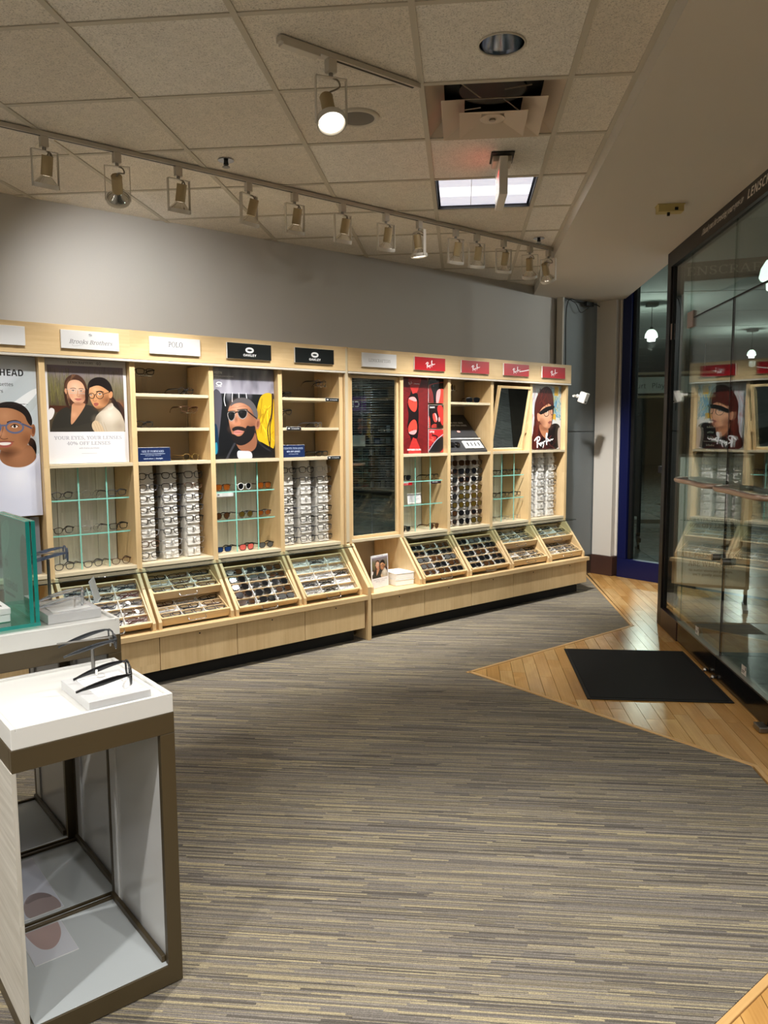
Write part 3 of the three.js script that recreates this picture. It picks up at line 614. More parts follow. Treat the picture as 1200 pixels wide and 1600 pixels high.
// ================================================================ WALL DISPLAY CABINETS
const ZF = -4.72, ZB = -4.45, ZI = -5.05;   // upper front, base front, inside back
const Y = { toe: 0.095, top: 0.345, low: 0.70, mid: 1.37, head: 2.005, cap: 2.18 };
const TH = 0.022;
const ROWS = ['first', 'second', 'third', 'fourth', 'fifth', 'sixth', 'seventh', 'eighth'];
const COLS = ['left', 'middle', 'right'];
function cabinet(label, x0, pitch, n, kinds, pos0 = true) {
  const L = pitch * n, t = thing('display_cabinet', label, 'cabinet', [x0, 0, 0]);
  const P = (name, w, h, d, x, y, z, mat = M.maple, grain = 'y') => part(name, wbx(w, h, d, grain), mat, t, [x, y, z]);
  // header, its light trim and top
  P('header_board', L + 0.05, Y.cap - Y.head, 0.03, L / 2, (Y.cap + Y.head) / 2, ZF + 0.012, M.maple, 'x');
  P('header_top', L + 0.05, 0.02, -(ZW - ZF) - 0.02, L / 2, Y.cap - 0.012, (ZW + ZF) / 2 - 0.005, M.maple, 'x');
  part('trim_strip', rbx(L + 0.05, 0.014, 0.036, 0.002), M.laminate, t, [L / 2, Y.head - 0.009, ZF + 0.012]);
  // backs
  P('back_panel', L, Y.cap - Y.top - 0.03, 0.02, L / 2, (Y.cap + Y.top) / 2 - 0.01, ZI - 0.03, M.backWall);
  for (let i = 0; i <= n; i++) {
    const x = i * pitch, edge = i === 0 || i === n, w = 0.034;
    P('divider', w, Y.head - Y.low, ZF - ZI, x + (i === 0 ? w / 2 - 0.017 : i === n ? -w / 2 + 0.017 : 0), (Y.head + Y.low) / 2 - 0.008, (ZF + ZI) / 2, M.maple); void edge;
  }
  // worktop, drawers, toe kick
  P('worktop', L + 0.03, 0.034, ZB - ZW + 0.02, L / 2, Y.top - 0.017, (ZB + ZW) / 2 + 0.012, M.maple, 'x');
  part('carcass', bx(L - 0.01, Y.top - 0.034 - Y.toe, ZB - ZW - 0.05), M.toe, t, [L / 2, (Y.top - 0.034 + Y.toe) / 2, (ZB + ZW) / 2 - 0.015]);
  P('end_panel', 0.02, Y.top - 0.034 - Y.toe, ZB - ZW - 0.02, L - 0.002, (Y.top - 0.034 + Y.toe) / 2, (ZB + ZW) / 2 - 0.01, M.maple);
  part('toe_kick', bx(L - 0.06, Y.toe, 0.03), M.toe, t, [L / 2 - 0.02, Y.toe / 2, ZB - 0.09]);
  for (let i = 0; i < n; i++) {
    const d = P('drawer_front', pitch - 0.004, Y.top - 0.04 - Y.toe, 0.02, (i + 0.5) * pitch, (Y.top - 0.034 + Y.toe) / 2, ZB - 0.008, M.maple);
    part('keyhole', cyl(0.005, 0.005, 0.004, 8), M.black, d, [0, 0.085, 0.0105], [Math.PI / 2, 0, 0]);
  }
  // sloping cheeks between the trays, glass ledges above them
  const cheek = () => { const g = extrude([[ZB - 0.02, Y.top], [ZB - 0.02, Y.top + 0.045], [ZF + 0.005, Y.low - 0.005], [ZI, Y.low - 0.005], [ZI, Y.top]].map(([z, y]) => [-z, y]), 0.019, 0.0012); g.rotateY(Math.PI / 2); return metric(g, 'y'); };
  for (let i = 0; i < n; i++) {
    for (const s of [0, 1]) { part('sloped_cheek', cheek(), M.maple, t, [i * pitch + (s ? pitch - 0.029 : 0.010), 0, 0]); }
    if (kinds[i].bottom !== false) P('bottom_shelf', pitch - 0.034, TH, ZF - ZI, (i + 0.5) * pitch, Y.low + TH / 2, (ZF + ZI) / 2, M.shelfLam, 'x');
    if (kinds[i].mid !== false) P('middle_shelf', pitch - 0.034, TH, ZF - ZI, (i + 0.5) * pitch, Y.mid - TH / 2, (ZF + ZI) / 2, M.shelfLam, 'x');
    if (kinds[i].ledge !== false) part('glass_ledge', rbx(pitch - 0.006, 0.008, 0.15, 0.002), M.ledgeGlass, t, [(i + 0.5) * pitch + 0.01, Y.low - 0.007, ZF + 0.055]);
    if (kinds[i].ledge !== false) part('ledge_edge', bx(pitch - 0.006, 0.005, 0.002), M.black, t, [(i + 0.5) * pitch + 0.01, Y.low - 0.007, ZF + 0.1312]);
    for (const y of kinds[i].shelves ?? []) P('shelf', pitch - 0.034, 0.02, ZF - ZI - 0.01, (i + 0.5) * pitch, y - 0.01, (ZF + ZI) / 2 - 0.004, M.shelfLam, 'x');
    if (kinds[i].glass) { // glass cubbies with a pale streaked back
      for (let q = 0; q < 4; q++) { const w = (pitch - 0.04) / 4; part('pale_back_panel', wbx(w - 0.003, Y.mid - Y.low - 0.05, 0.008, 'y', 0.001), M.whitePanel, t, [i * pitch + 0.02 + (q + 0.5) * w, (Y.mid + Y.low) / 2, ZI - 0.004]); }
      const gz = (ZF + ZI) / 2 - 0.02, gd = 0.26;
      for (const fx of [0.36, 0.68]) { const g = part('glass_upright', bx(0.008, Y.mid - Y.low - TH * 2 - 0.004, gd), M.cubbyGlass, t, [i * pitch + fx * pitch, (Y.mid + Y.low) / 2, gz]); part('polished_edge', bx(0.0082, Y.mid - Y.low - TH * 2 - 0.004, 0.003), M.cubbyEdge, g, [0, 0, gd / 2 + 0.0016]); }
      for (const y of kinds[i].glass) for (const [f0, f1] of [[0.036, 0.352], [0.368, 0.672], [0.688, 0.94]]) { const g = part('glass_shelf', bx((f1 - f0) * pitch, 0.008, gd), M.cubbyGlass, t, [i * pitch + (f0 + f1) / 2 * pitch, y, gz]); part('polished_edge', bx((f1 - f0) * pitch, 0.0082, 0.003), M.cubbyEdge, g, [0, 0, gd / 2 + 0.0016]); }
    }
  }
  return t;
}
const X1 = 0.785, P1 = 0.531, X2 = 3.512, P2 = 0.5272;
const bay1 = (i) => X1 + i * P1, bay2 = (i) => X2 + i * P2;
cabinet('long maple display cabinet at the left, under the white and black name signs', X1, P1, 5, [
  { mid: false }, { glass: [1.15, 0.938] }, { shelves: [1.80, 1.585] }, { glass: [1.145, 0.948] }, { shelves: [1.80, 1.585] },
]);
cabinet('long maple display cabinet at the right, under the red name signs', X2, P2, 5, [
  { mid: false, ledge: false }, { glass: [1.14, 0.945] }, { shelves: [1.80] }, { glass: [1.145, 0.935] }, {},
]);
{ // deep end panel between the two cabinets
  const g = extrude([[-ZB - 0.012, 0], [-ZB - 0.012, Y.top + 0.055], [-ZF - 0.015, Y.low], [-ZF - 0.015, Y.cap], [-ZI + 0.06, Y.cap], [-ZI + 0.06, 0]], 0.028, 0.0015); g.rotateY(Math.PI / 2);
  const t = thing('partition_panel', 'maple partition panel reaching the floor between the two cabinets', 'panel', [3.4625, 0.002, 0]);
  part('board', metric(g, 'y'), M.maple, t); part('edge_band', wbx(0.028, Y.cap - Y.low - 0.02, 0.006, 'y'), M.shelfLam, t, [0.014, (Y.cap + Y.low) / 2, ZF + 0.0195]);
}
// ---------------------------------------------------------------- racks of white columns
const colBody = (() => {
  const h = Y.mid - TH - Y.low - TH - 0.006, s = new THREE.Shape(); s.moveTo(-0.05, -0.04); s.lineTo(-0.05, 0.012); s.quadraticCurveTo(-0.046, 0.034, -0.026, 0.038); s.lineTo(0.026, 0.038); s.quadraticCurveTo(0.046, 0.034, 0.05, 0.012); s.lineTo(0.05, -0.04); s.closePath();
  const g = new THREE.ExtrudeGeometry(s, { depth: h, bevelEnabled: true, bevelSize: 0.003, bevelThickness: 0.003, bevelSegments: 2, curveSegments: 6 }); g.rotateX(-Math.PI / 2); g.scale(1, 1, -1); return flip(g);
})();
const peg = rbx(0.014, 0.018, 0.022, 0.004), tierG = extrude([[0, 0], [0.012, 0.002], [0.002, 0.066]], 0.088).rotateY(-Math.PI / 2).translate(0.044, 0, 0);
function rack(x0, pitch, where, which, styles, zFront = -4.80) {
  const rows = 8, y0 = Y.low + TH, step = (Y.mid - TH - y0 - 0.04) / rows;
  COLS.forEach((c, k) => {
    const x = x0 + pitch * (0.19 + k * 0.295);
    const t = thing('frame_rack', `white column holder for glasses, ${c} column of the ${where}`, 'rack', [x, y0, zFront - 0.05], 0, 'white column racks in the cabinets');
    part('column', colBody, M.whitePaint, t, [0, 0.003, 0]);
    for (let r = 0; r < rows; r++) { part('tier', tierG, M.whitePaint, t, [0, 0.006 + r * step, 0.038]); part('nose_peg', peg, M.whitePaint, t, [0, 0.052 + r * step, 0.052]); }
    for (let r = 0; r < rows; r++) {
      const i = rows - 1 - r, s = styles(i, k);
      eyewear({ ...s, scale: s.lens ? 1.12 : 1.05, pos: [x + rr(-0.002, 0.002), y0 + 0.018 + r * step, zFront + 0.014], rot: [-0.10, rr(-0.03, 0.03), rr(-0.015, 0.015)], where: ` in ${ROWS[i]} row from top, ${c} column, ${which}`, group: 'glasses on the ' + which });
    }
  });
}
const eyeS = ['black', 'black', 'darkgrey', 'black', 'navy', 'tortoise', 'black'];
rack(bay1(2), P1, 'rack left of the bearded man poster', 'rack left of bearded man poster', (i, k) => (i === 5 && k === 0) || (i >= 6 && k === 1) ? { kind: 'small', frame: 'clear' } : i >= 3 && k === 2 ? { kind: 'rect', frame: pick(['silver', 'darkgrey', 'silver', 'black']) } : { kind: pick(['rect', 'way', 'small']), frame: pick(eyeS) });
rack(bay1(4), P1, 'rack right of the bearded man poster', 'rack right of bearded man poster', (i, k) => (k === 1 && i > 1 && i < 5) || (k === 2 && i > 1 && i < 4) ? { kind: 'rect', frame: pick(['clear', 'silver', 'smoke']) } : { kind: pick(['rect', 'way', 'rect']), frame: pick(['black', 'darkgrey', 'black', 'navy', 'silver']) });
rack(bay2(2), P2, 'sunglasses rack right of the red poster', 'rack right of red poster', (i, k) => ({ kind: pick(['way', 'round', 'way', 'small']), frame: i === 0 ? 'tortoise' : pick(['black', 'black', 'black', 'tortoise']), lens: i === 0 || (k === 0 && i === 6) ? 'brown' : pick(['dark', 'dark', 'dark', 'olive']) }));
rack(bay2(4), P2, 'rack under the red-haired person poster', 'rack under red-haired person poster', () => ({ kind: pick(['round', 'small', 'round']), frame: pick(['silver', 'silver', 'darkgrey', 'clear']) }));
// ---------------------------------------------------------------- glass cubby contents
function cubby(x0, pitch, ys, table, which) {
  ys.forEach((y, r) => table[r].forEach((s, k) => {
    if (!s) return; const f = [0.19, 0.52, 0.82][k];
    eyewear({ ...s, pos: [x0 + f * pitch + rr(-0.008, 0.008), y + 0.0035, -4.80 + rr(-0.006, 0.006)], rot: [0, (s.turn ?? 0.1) + rr(-0.08, 0.08), 0], where: `, ${['upper', 'middle', 'lowest'][r]} level, ${COLS[k]} cubby below ${which}`, group: 'glasses in the cubbies below ' + which });
  }));
}
const E1 = (frame, kind = 'way', turn) => ({ frame, kind, turn }), S1 = (frame, lens, kind = 'round') => ({ frame, lens, kind });
cubby(bay1(1), P1, [1.157, 0.945, Y.low + TH], [[E1('darkgrey', 'small'), E1('silver', 'round'), E1('darkgrey', 'rect')], [E1('black', 'small'), E1('silver', 'rect'), E1('black', 'rect')], [E1('darkgrey', 'small'), E1('darkgrey', 'small'), E1('tortoise', 'small')]], 'the two women poster');
cubby(bay1(3), P1, [1.152, 0.955, Y.low + TH], [[S1('tortoise', 'amber', 'way'), S1('white', 'dark'), S1('tortoise', 'amber', 'way')], [S1('black', 'brown'), S1('darkgrey', 'olive'), S1('darkgrey', 'amber', 'small')], [S1('black', 'blue', 'rect'), S1('black', 'red', 'way'), S1('black', 'grey', 'small')]], 'the bearded man poster');
cubby(bay2(1), P2, [1.147, 0.952, Y.low + TH], [[S1('black', 'dark', 'way'), null, E1('black', 'way')], [null, null, null], [S1('black', 'dark', 'way'), null, S1('tortoise', 'brown', 'round')]], 'the red poster');
cubby(bay2(3), P2, [1.152, 0.942, Y.low + TH], [[E1('black', 'rect'), E1('black', 'rect'), E1('black', 'rect')], [E1('black', 'rect'), E1('black', 'rect'), E1('black', 'rect')], [E1('silver', 'small'), E1('silver', 'small'), E1('silver', 'small')]], 'the tilted mirror');
// glasses on the open wooden shelves, some on acrylic risers
const riserG = merge([bx(0.06, 0.004, 0.05, 0, 0.002, 0), bx(0.03, 0.11, 0.004, 0, 0.055, 0), bx(0.10, 0.004, 0.05, 0, 0.110, 0)]);
function onShelf(x, y, s, label, riser, turn = 0.15) {
  if (riser) { const t = thing('acrylic_riser', `clear acrylic stand under the ${label}`, 'stand', [x, y, -4.785]); part('foot', rbx(0.06, 0.004, 0.05, 0.001), M.acrylicClear, t, [0, 0.002, 0]); part('stem', rbx(0.03, riser - 0.008, 0.004, 0.001), M.acrylicClear, t, [0, riser / 2, 0]); part('plate', rbx(0.09, 0.004, 0.05, 0.001), M.acrylicClear, t, [0, riser - 0.002, 0]); }
  eyewear({ ...s, pos: [x, y + (riser || 0) + 0.001, -4.762], rot: [0, turn, 0], label });
}
const lx = (i, f) => bay1(i) + f * P1, rx = (i, f) => bay2(i) + f * P2;
onShelf(lx(2, 0.19), 1.80, E1('black', 'rect'), 'black eyeglasses on top shelf left, right of two women poster', 0.115, 0.1);
onShelf(lx(2, 0.70), 1.80, E1('black', 'round'), 'black round eyeglasses on top shelf, left of bearded man poster', 0, 0.25);
onShelf(lx(2, 0.74), 1.585, E1('tortoise', 'rect'), 'dark eyeglasses raised on second shelf, left of bearded man poster', 0.10, 0.1);
onShelf(lx(2, 0.16), 1.585, E1('black', 'rect'), 'black rectangular eyeglasses on second shelf, right of two women poster', 0, 0.2);
onShelf(lx(2, 0.74), 1.37, E1('gold', 'round'), 'gold wire eyeglasses beside the left navy placard', 0, 0.15);
onShelf(lx(4, 0.13), 1.80, E1('black', 'rect'), 'black eyeglasses on top shelf, right of bearded man poster', 0, 0.2);
onShelf(lx(4, 0.72), 1.80, E1('smoke', 'round'), 'smoky round eyeglasses raised on top shelf beside the cabinet partition', 0.09, 0.3);
onShelf(lx(4, 0.12), 1.585, E1('black', 'rect'), 'black eyeglasses raised on second shelf, right of bearded man poster', 0.09, 0.1);
onShelf(lx(4, 0.66), 1.585, E1('darkgrey', 'rect'), 'dark grey eyeglasses on second shelf beside the cabinet partition', 0, 0.5);
onShelf(lx(4, 0.72), 1.37, E1('black', 'rect'), 'black eyeglasses beside the right navy placard', 0, 0.2);
onShelf(rx(2, 0.17), 1.80, S1('gold', 'dark', 'aviator'), 'dark aviator sunglasses raised on the shelf right of red poster', 0.10, 0.5);
onShelf(rx(2, 0.62), 1.80, S1('black', 'dark', 'way'), 'black sunglasses lying on the shelf left of tilted mirror', 0, -0.5);
// ---------------------------------------------------------------- pull-out trays
function tray(xc, w, zF, y, tilt, len, rows, pitchR, label, which, styleAt, hi, extra) {
  const t = new THREE.Group(); t.name = numbered('display_tray'); scene.add(t); tag(t, label, 'tray', 'pull-out trays under the cabinets');
  t.position.set(xc, y, zF); t.rotation.x = -(Math.PI / 2 - tilt); // local y runs up the slope, local z is its normal
  const P = (n, a, b, c, x, yy, z, m = M.maple, g = 'x') => part(n, wbx(a, b, c, g, 0.001), m, t, [x, yy, z]);
  P('tray_base', w, len, 0.006, 0, len / 2, -0.006);
  for (const s of [-1, 1]) P('tray_side', 0.009, len, 0.045, s * (w / 2 - 0.0045), len / 2, 0.014, M.maple, 'y');
  P('tray_back', w, 0.009, 0.045, 0, len - 0.0045, 0.014);
  const fr = P('tray_front', w, 0.014, 0.058, 0, 0.004, 0.010, M.maple);
  part('handle', tube([V(-0.06, -0.006, 0.012), V(-0.057, -0.03, 0.006), V(0, -0.032, 0.004), V(0.057, -0.03, 0.006), V(0.06, -0.006, 0.012)], 0.003, 24, 6), M.chrome, fr);
  for (let r = 0; r < rows; r++) {
    const yy = 0.014 + r * pitchR;
    if (r > 0) P('slat', w - 0.018, 0.005, 0.030, 0, yy - 0.003, 0.010);
    part('card_liner', bx(w - 0.02, pitchR - 0.008, 0.002), M.card, t, [0, yy + pitchR / 2, -0.001]);
    for (const q of [-1, 1]) part('partition', bx(0.003, pitchR - 0.01, 0.026), M.card, t, [q * w / 6, yy + pitchR / 2, 0.012]);
  }
  t.updateMatrixWorld(true);
  for (let r = 0; r < rows; r++) for (let k = 0; k < 3; k++) {
    const s = styleAt(rows - 1 - r, k); if (!s) continue;
    const p = V((k - 1) * w / 3 + rr(-0.006, 0.006), 0.016 + r * pitchR + 0.002, 0.031).applyMatrix4(t.matrixWorld);
    const e = eyewear({ ...s, folded: true, pos: p.toArray(), rot: [t.rotation.x, 0, rr(-0.05, 0.05)], where: `, ${ROWS[rows - 1 - r]} row, ${COLS[k]} slot, ${which}`, group: 'glasses in the ' + which });
    e.rotation.order = 'XYZ';
  }
  return t;
}
const sunS = () => ({ kind: pick(['way', 'rect', 'way', 'aviator', 'small']), frame: pick(['black', 'black', 'black', 'darkgrey', 'tortoise']), lens: pick(['dark', 'dark', 'dark', 'dark', 'grey', 'brown']) });
const eyeT = () => ({ kind: pick(['rect', 'way', 'small']), frame: pick(['black', 'darkgrey', 'navy', 'black', 'burgundy', 'tortoise']) });
const paleT = () => ({ kind: pick(['rect', 'small']), frame: pick(['clear', 'silver', 'darkgrey', 'black', 'clear']) });
const W1 = P1 - 0.064, W2 = P2 - 0.064, T46 = 0.80;
const single = (xc, w, label, which, st) => tray(xc, w, ZB - 0.045, Y.top + 0.03, T46, 0.335, 5, 0.0622, label, which, st);
single(bay1(1) + P1 / 2, W1, 'wooden tray of dark eyeglasses nearest the white display tables', 'tray nearest the white tables', eyeT);
single(bay1(3) + P1 / 2, W1, 'wooden tray of sunglasses below the bearded man poster', 'tray below bearded man poster', sunS);
single(bay1(4) + P1 / 2, W1, 'wooden tray of pale eyeglasses left of the cabinet partition', 'tray left of the partition', paleT);
single(bay2(1) + P2 / 2, W2, 'wooden tray of sunglasses below the red poster', 'tray below the red poster', sunS);
single(bay2(2) + P2 / 2, W2, 'wooden tray of sunglasses below the sunglasses rack', 'tray below the sunglasses rack', sunS);
function doubleTray(xc, w, where, st) {
  tray(xc, w, ZB - 0.165, 0.515, 0.50, 0.21, 3, 0.062, `upper wooden tray of eyeglasses ${where}`, `upper tray ${where}`, st);
  tray(xc, w, ZB - 0.045, Y.top + 0.03, 0.42, 0.21, 3, 0.062, `lower wooden tray of eyeglasses ${where}`, `lower tray ${where}`, st);
}
doubleTray(bay1(2) + P1 / 2, W1, 'under leftmost rack', () => ({ kind: pick(['rect', 'way']), frame: pick(['black', 'clear', 'darkgrey', 'black', 'tortoise']) }));
doubleTray(bay2(3) + P2 / 2, W2, 'under tilted mirror', () => ({ kind: pick(['rect', 'way']), frame: pick(['black', 'black', 'darkgrey', 'silver']) }));
doubleTray(bay2(4) + P2 / 2, W2, 'under red-haired person poster', () => ({ kind: pick(['rect', 'way']), frame: pick(['black', 'silver', 'darkgrey', 'black']) }));
// ================================================================ POSTERS AND SIGNS (flat prints)
function blob(x, pts, fill) { x.beginPath(); const n = pts.length; for (let i = 0; i < n; i++) { const p = pts[i], q = pts[(i + 1) % n], mx = (p[0] + q[0]) / 2, my = (p[1] + q[1]) / 2; if (!i) { const l = pts[n - 1]; x.moveTo((l[0] + p[0]) / 2, (l[1] + p[1]) / 2); } x.quadraticCurveTo(p[0], p[1], mx, my); } x.closePath(); x.fillStyle = fill; x.fill(); }
function ell(x, cx, cy, rx, ry, fill, rot = 0) { x.beginPath(); x.ellipse(cx, cy, rx, ry, rot, 0, Math.PI * 2); x.fillStyle = fill; x.fill(); }
function soft(x, cx, cy, r, col, a = 1, sx = 1, sy = 1) { x.save(); x.translate(cx, cy); x.scale(sx, sy); const g = x.createRadialGradient(0, 0, 0, 0, 0, r); g.addColorStop(0, `rgba(${col},${a})`); g.addColorStop(1, `rgba(${col},0)`); x.fillStyle = g; x.beginPath(); x.arc(0, 0, r, 0, 7); x.fill(); x.restore(); }
function line(x, pts, w, col) { x.beginPath(); x.moveTo(...pts[0]); for (let i = 1; i < pts.length - 1; i++) { const m = [(pts[i][0] + pts[i + 1][0]) / 2, (pts[i][1] + pts[i + 1][1]) / 2]; x.quadraticCurveTo(pts[i][0], pts[i][1], ...m); } x.lineTo(...pts[pts.length - 1]); x.lineWidth = w; x.strokeStyle = col; x.lineCap = 'round'; x.lineJoin = 'round'; x.stroke(); }
function grassy(x, x0, y0, w, h, n, cols) { for (let i = 0; i < n; i++) { const px = x0 + rnd() * w, py = y0 + h * (0.2 + 0.8 * rnd()); x.globalAlpha = 0.25 + rnd() * 0.4; line(x, [[px, py], [px + rr(-6, 6), py - h * 0.15], [px + rr(-16, 16), py - h * rr(0.2, 0.45)]], rr(1.5, 4), pick(cols)); } x.globalAlpha = 1; }
function eye(x, cx, cy, s, iris = '#3a2418') { blob(x, [[cx - s, cy + s * 0.1], [cx - s * 0.4, cy - s * 0.5], [cx + s * 0.4, cy - s * 0.5], [cx + s, cy], [cx + s * 0.4, cy + s * 0.4], [cx - s * 0.4, cy + s * 0.4]], '#efe9e2'); ell(x, cx, cy - s * 0.05, s * 0.36, s * 0.4, iris); ell(x, cx, cy - s * 0.05, s * 0.18, s * 0.2, '#0c0808'); line(x, [[cx - s * 1.05, cy + s * 0.05], [cx - s * 0.4, cy - s * 0.52], [cx + s * 0.4, cy - s * 0.52], [cx + s * 1.08, cy]], s * 0.2, '#2a1810'); }
// ---- two women among tall grasses
function women(x, w, h) {
  x.save(); x.scale(w / 1050, h / 940);
  let g = x.createLinearGradient(0, 0, 0, 600); g.addColorStop(0, '#8d8190'); g.addColorStop(0.5, '#6f6650'); g.addColorStop(1, '#4b4030'); x.fillStyle = g; x.fillRect(0, 0, 1050, 940);
  grassy(x, 0, 120, 330, 480, 260, ['#6d6a2c', '#8d8a3a', '#47421f', '#9a9452', '#3a3618']); grassy(x, 500, 60, 550, 460, 220, ['#7b7150', '#59502f', '#8b8560', '#403a22']);
  x.fillStyle = '#4a2a1c'; x.fillRect(0, 570, 330, 90); blob(x, [[0, 590], [90, 620], [40, 760], [-20, 780]], '#e2dedd'); blob(x, [[60, 900], [160, 820], [240, 900], [150, 960]], '#dad6d6');
  soft(x, 990, 560, 120, '140,84,58', 0.9); blob(x, [[860, 560], [960, 470], [1060, 620], [1060, 820]], '#3a2620');
  // left woman
  blob(x, [[210, 330], [230, 190], [330, 115], [440, 130], [520, 230], [540, 420], [520, 560], [300, 600], [250, 470]], '#4a3024');
  blob(x, [[220, 330], [260, 210], [350, 130], [330, 300], [280, 460]], '#6b4a36'); for (let i = 0; i < 40; i++) { const q = rnd(); line(x, [[350 + rr(-20, 40), 125], [240 + q * 60, 240], [225 + q * 50, 420 + rr(0, 120)]], rr(2, 5), pick(['#7d5840', '#3c261c', '#8c684c', '#503626'])); }
  blob(x, [[60, 740], [150, 620], [280, 570], [560, 540], [700, 640], [720, 960], [20, 960], [20, 880]], '#2f2c26'); blob(x, [[0, 890], [300, 880], [640, 780], [660, 960], [0, 960]], '#35312a');
  blob(x, [[310, 520], [480, 520], [505, 560], [300, 850], [280, 820], [300, 640]], '#c08a66'); soft(x, 330, 700, 60, '228,176,140', 0.5);
  blob(x, [[250, 330], [270, 230], [340, 195], [430, 205], [490, 270], [510, 400], [490, 500], [430, 545], [360, 540], [290, 470]], '#d9a684'); soft(x, 360, 300, 110, '244,204,176', 0.7); soft(x, 490, 430, 110, '128,78,56', 0.75); soft(x, 400, 535, 80, '120,72,52', 0.6, 1.4, 0.5); soft(x, 300, 430, 60, '206,140,112', 0.6);
  ell(x, 235, 365, 16, 42, '#c8906e'); eye(x, 335, 355, 24); eye(x, 445, 360, 22); line(x, [[300, 325], [340, 312], [375, 325]], 8, '#5a3c2a'); line(x, [[415, 325], [450, 316], [485, 330]], 8, '#5a3c2a');
  line(x, [[400, 350], [392, 410], [380, 428], [405, 440], [425, 430]], 5, 'rgba(140,86,62,.8)'); blob(x, [[345, 470], [380, 458], [400, 464], [425, 458], [455, 470], [420, 495], [380, 495]], '#b0645a'); line(x, [[345, 472], [400, 474], [455, 472]], 3, '#7a3a36');
  x.strokeStyle = '#b9b4ae'; x.lineWidth = 5; x.strokeRect(285, 330, 95, 62); x.strokeRect(415, 332, 90, 60); line(x, [[380, 345], [415, 345]], 5, '#b9b4ae'); line(x, [[285, 340], [240, 332]], 5, '#b9b4ae');
  blob(x, [[205, 340], [245, 420], [265, 560], [300, 620], [240, 600], [215, 470]], '#3a241a'); blob(x, [[500, 300], [545, 330], [545, 470], [515, 570], [495, 470]], '#2e1d16');
  // right woman
  blob(x, [[530, 310], [560, 200], [680, 140], [800, 160], [880, 260], [900, 420], [870, 480], [700, 440], [560, 430]], '#1c1413');
  blob(x, [[860, 400], [930, 470], [1000, 640], [1020, 780], [950, 660], [860, 520]], '#211816');
  blob(x, [[620, 780], [640, 700], [760, 600], [850, 510], [920, 590], [1000, 660], [1060, 850], [1060, 960], [600, 960], [560, 830]], '#b8ab98'); soft(x, 830, 690, 170, '222,212,196', 0.8); soft(x, 980, 860, 120, '150,136,118', 0.7); soft(x, 640, 760, 90, '140,124,104', 0.6); blob(x, [[560, 820], [640, 760], [720, 860], [760, 960], [600, 960]], '#c4ac8c');
  for (let i = 0; i < 5; i++) line(x, [[590 + i * 38, 800], [620 + i * 36, 870], [640 + i * 36, 940]], 5, 'rgba(150,126,96,.6)');
  blob(x, [[800, 560], [880, 500], [900, 590], [820, 640]], '#cfc6b8');
  blob(x, [[550, 330], [600, 250], [700, 230], [800, 290], [850, 380], [840, 480], [790, 560], [700, 610], [630, 600], [580, 520], [555, 430]], '#c48c60'); soft(x, 640, 330, 110, '232,186,146', 0.6); soft(x, 800, 480, 130, '104,60,36', 0.75); soft(x, 690, 600, 80, '104,60,36', 0.6, 1.5, 0.6);
  blob(x, [[540, 320], [600, 230], [620, 160], [700, 150], [830, 230], [870, 380], [810, 330], [720, 270], [640, 270]], '#1c1413');
  ell(x, 860, 400, 28, 52, '#c0875e', 0.2); eye(x, 580, 410, 20); eye(x, 705, 395, 28); line(x, [[655, 360], [710, 345], [760, 365]], 11, '#2a1a14'); line(x, [[625, 405], [612, 470], [600, 490], [635, 500], [655, 488]], 5, 'rgba(110,62,40,.85)');
  blob(x, [[605, 530], [640, 515], [690, 525], [665, 565], [625, 570]], '#9c5448');
  for (const [cx, cy, r] of [[590, 420, 38], [702, 408, 52]]) { x.beginPath(); x.ellipse(cx, cy, r, r * 1.0, 0, 0, 7); x.strokeStyle = '#1a1412'; x.lineWidth = 8; x.stroke(); } line(x, [[752, 390], [850, 360]], 8, '#3a2018'); line(x, [[628, 408], [652, 400]], 8, '#1a1412');
  x.restore();
}
const texWomen = canvasTex(640, 940, (x, w, h) => {
  x.fillStyle = '#e0dee0'; x.fillRect(0, 0, w, h); x.save(); x.translate(26, 56); x.beginPath(); x.rect(0, 0, w - 50, 596); x.clip(); women(x, w - 50, 596); x.restore();
  x.fillStyle = '#57545a'; x.textAlign = 'center'; x.font = '26px serif'; x.fillText('LENSCRAFTERS', w / 2 - 40, 36); x.font = '38px serif'; x.fillText('40', w / 2 + 100, 40);
  x.fillStyle = '#85828a'; x.font = '42px serif'; x.fillText('YOUR EYES, YOUR LENSES', w / 2, 722); x.fillText('40% OFF LENSES', w / 2, 772); x.font = '17px sans-serif'; x.fillText('with frame purchase', w / 2, 808); x.fillRect(w / 2 - 60, 850, 120, 2);
});
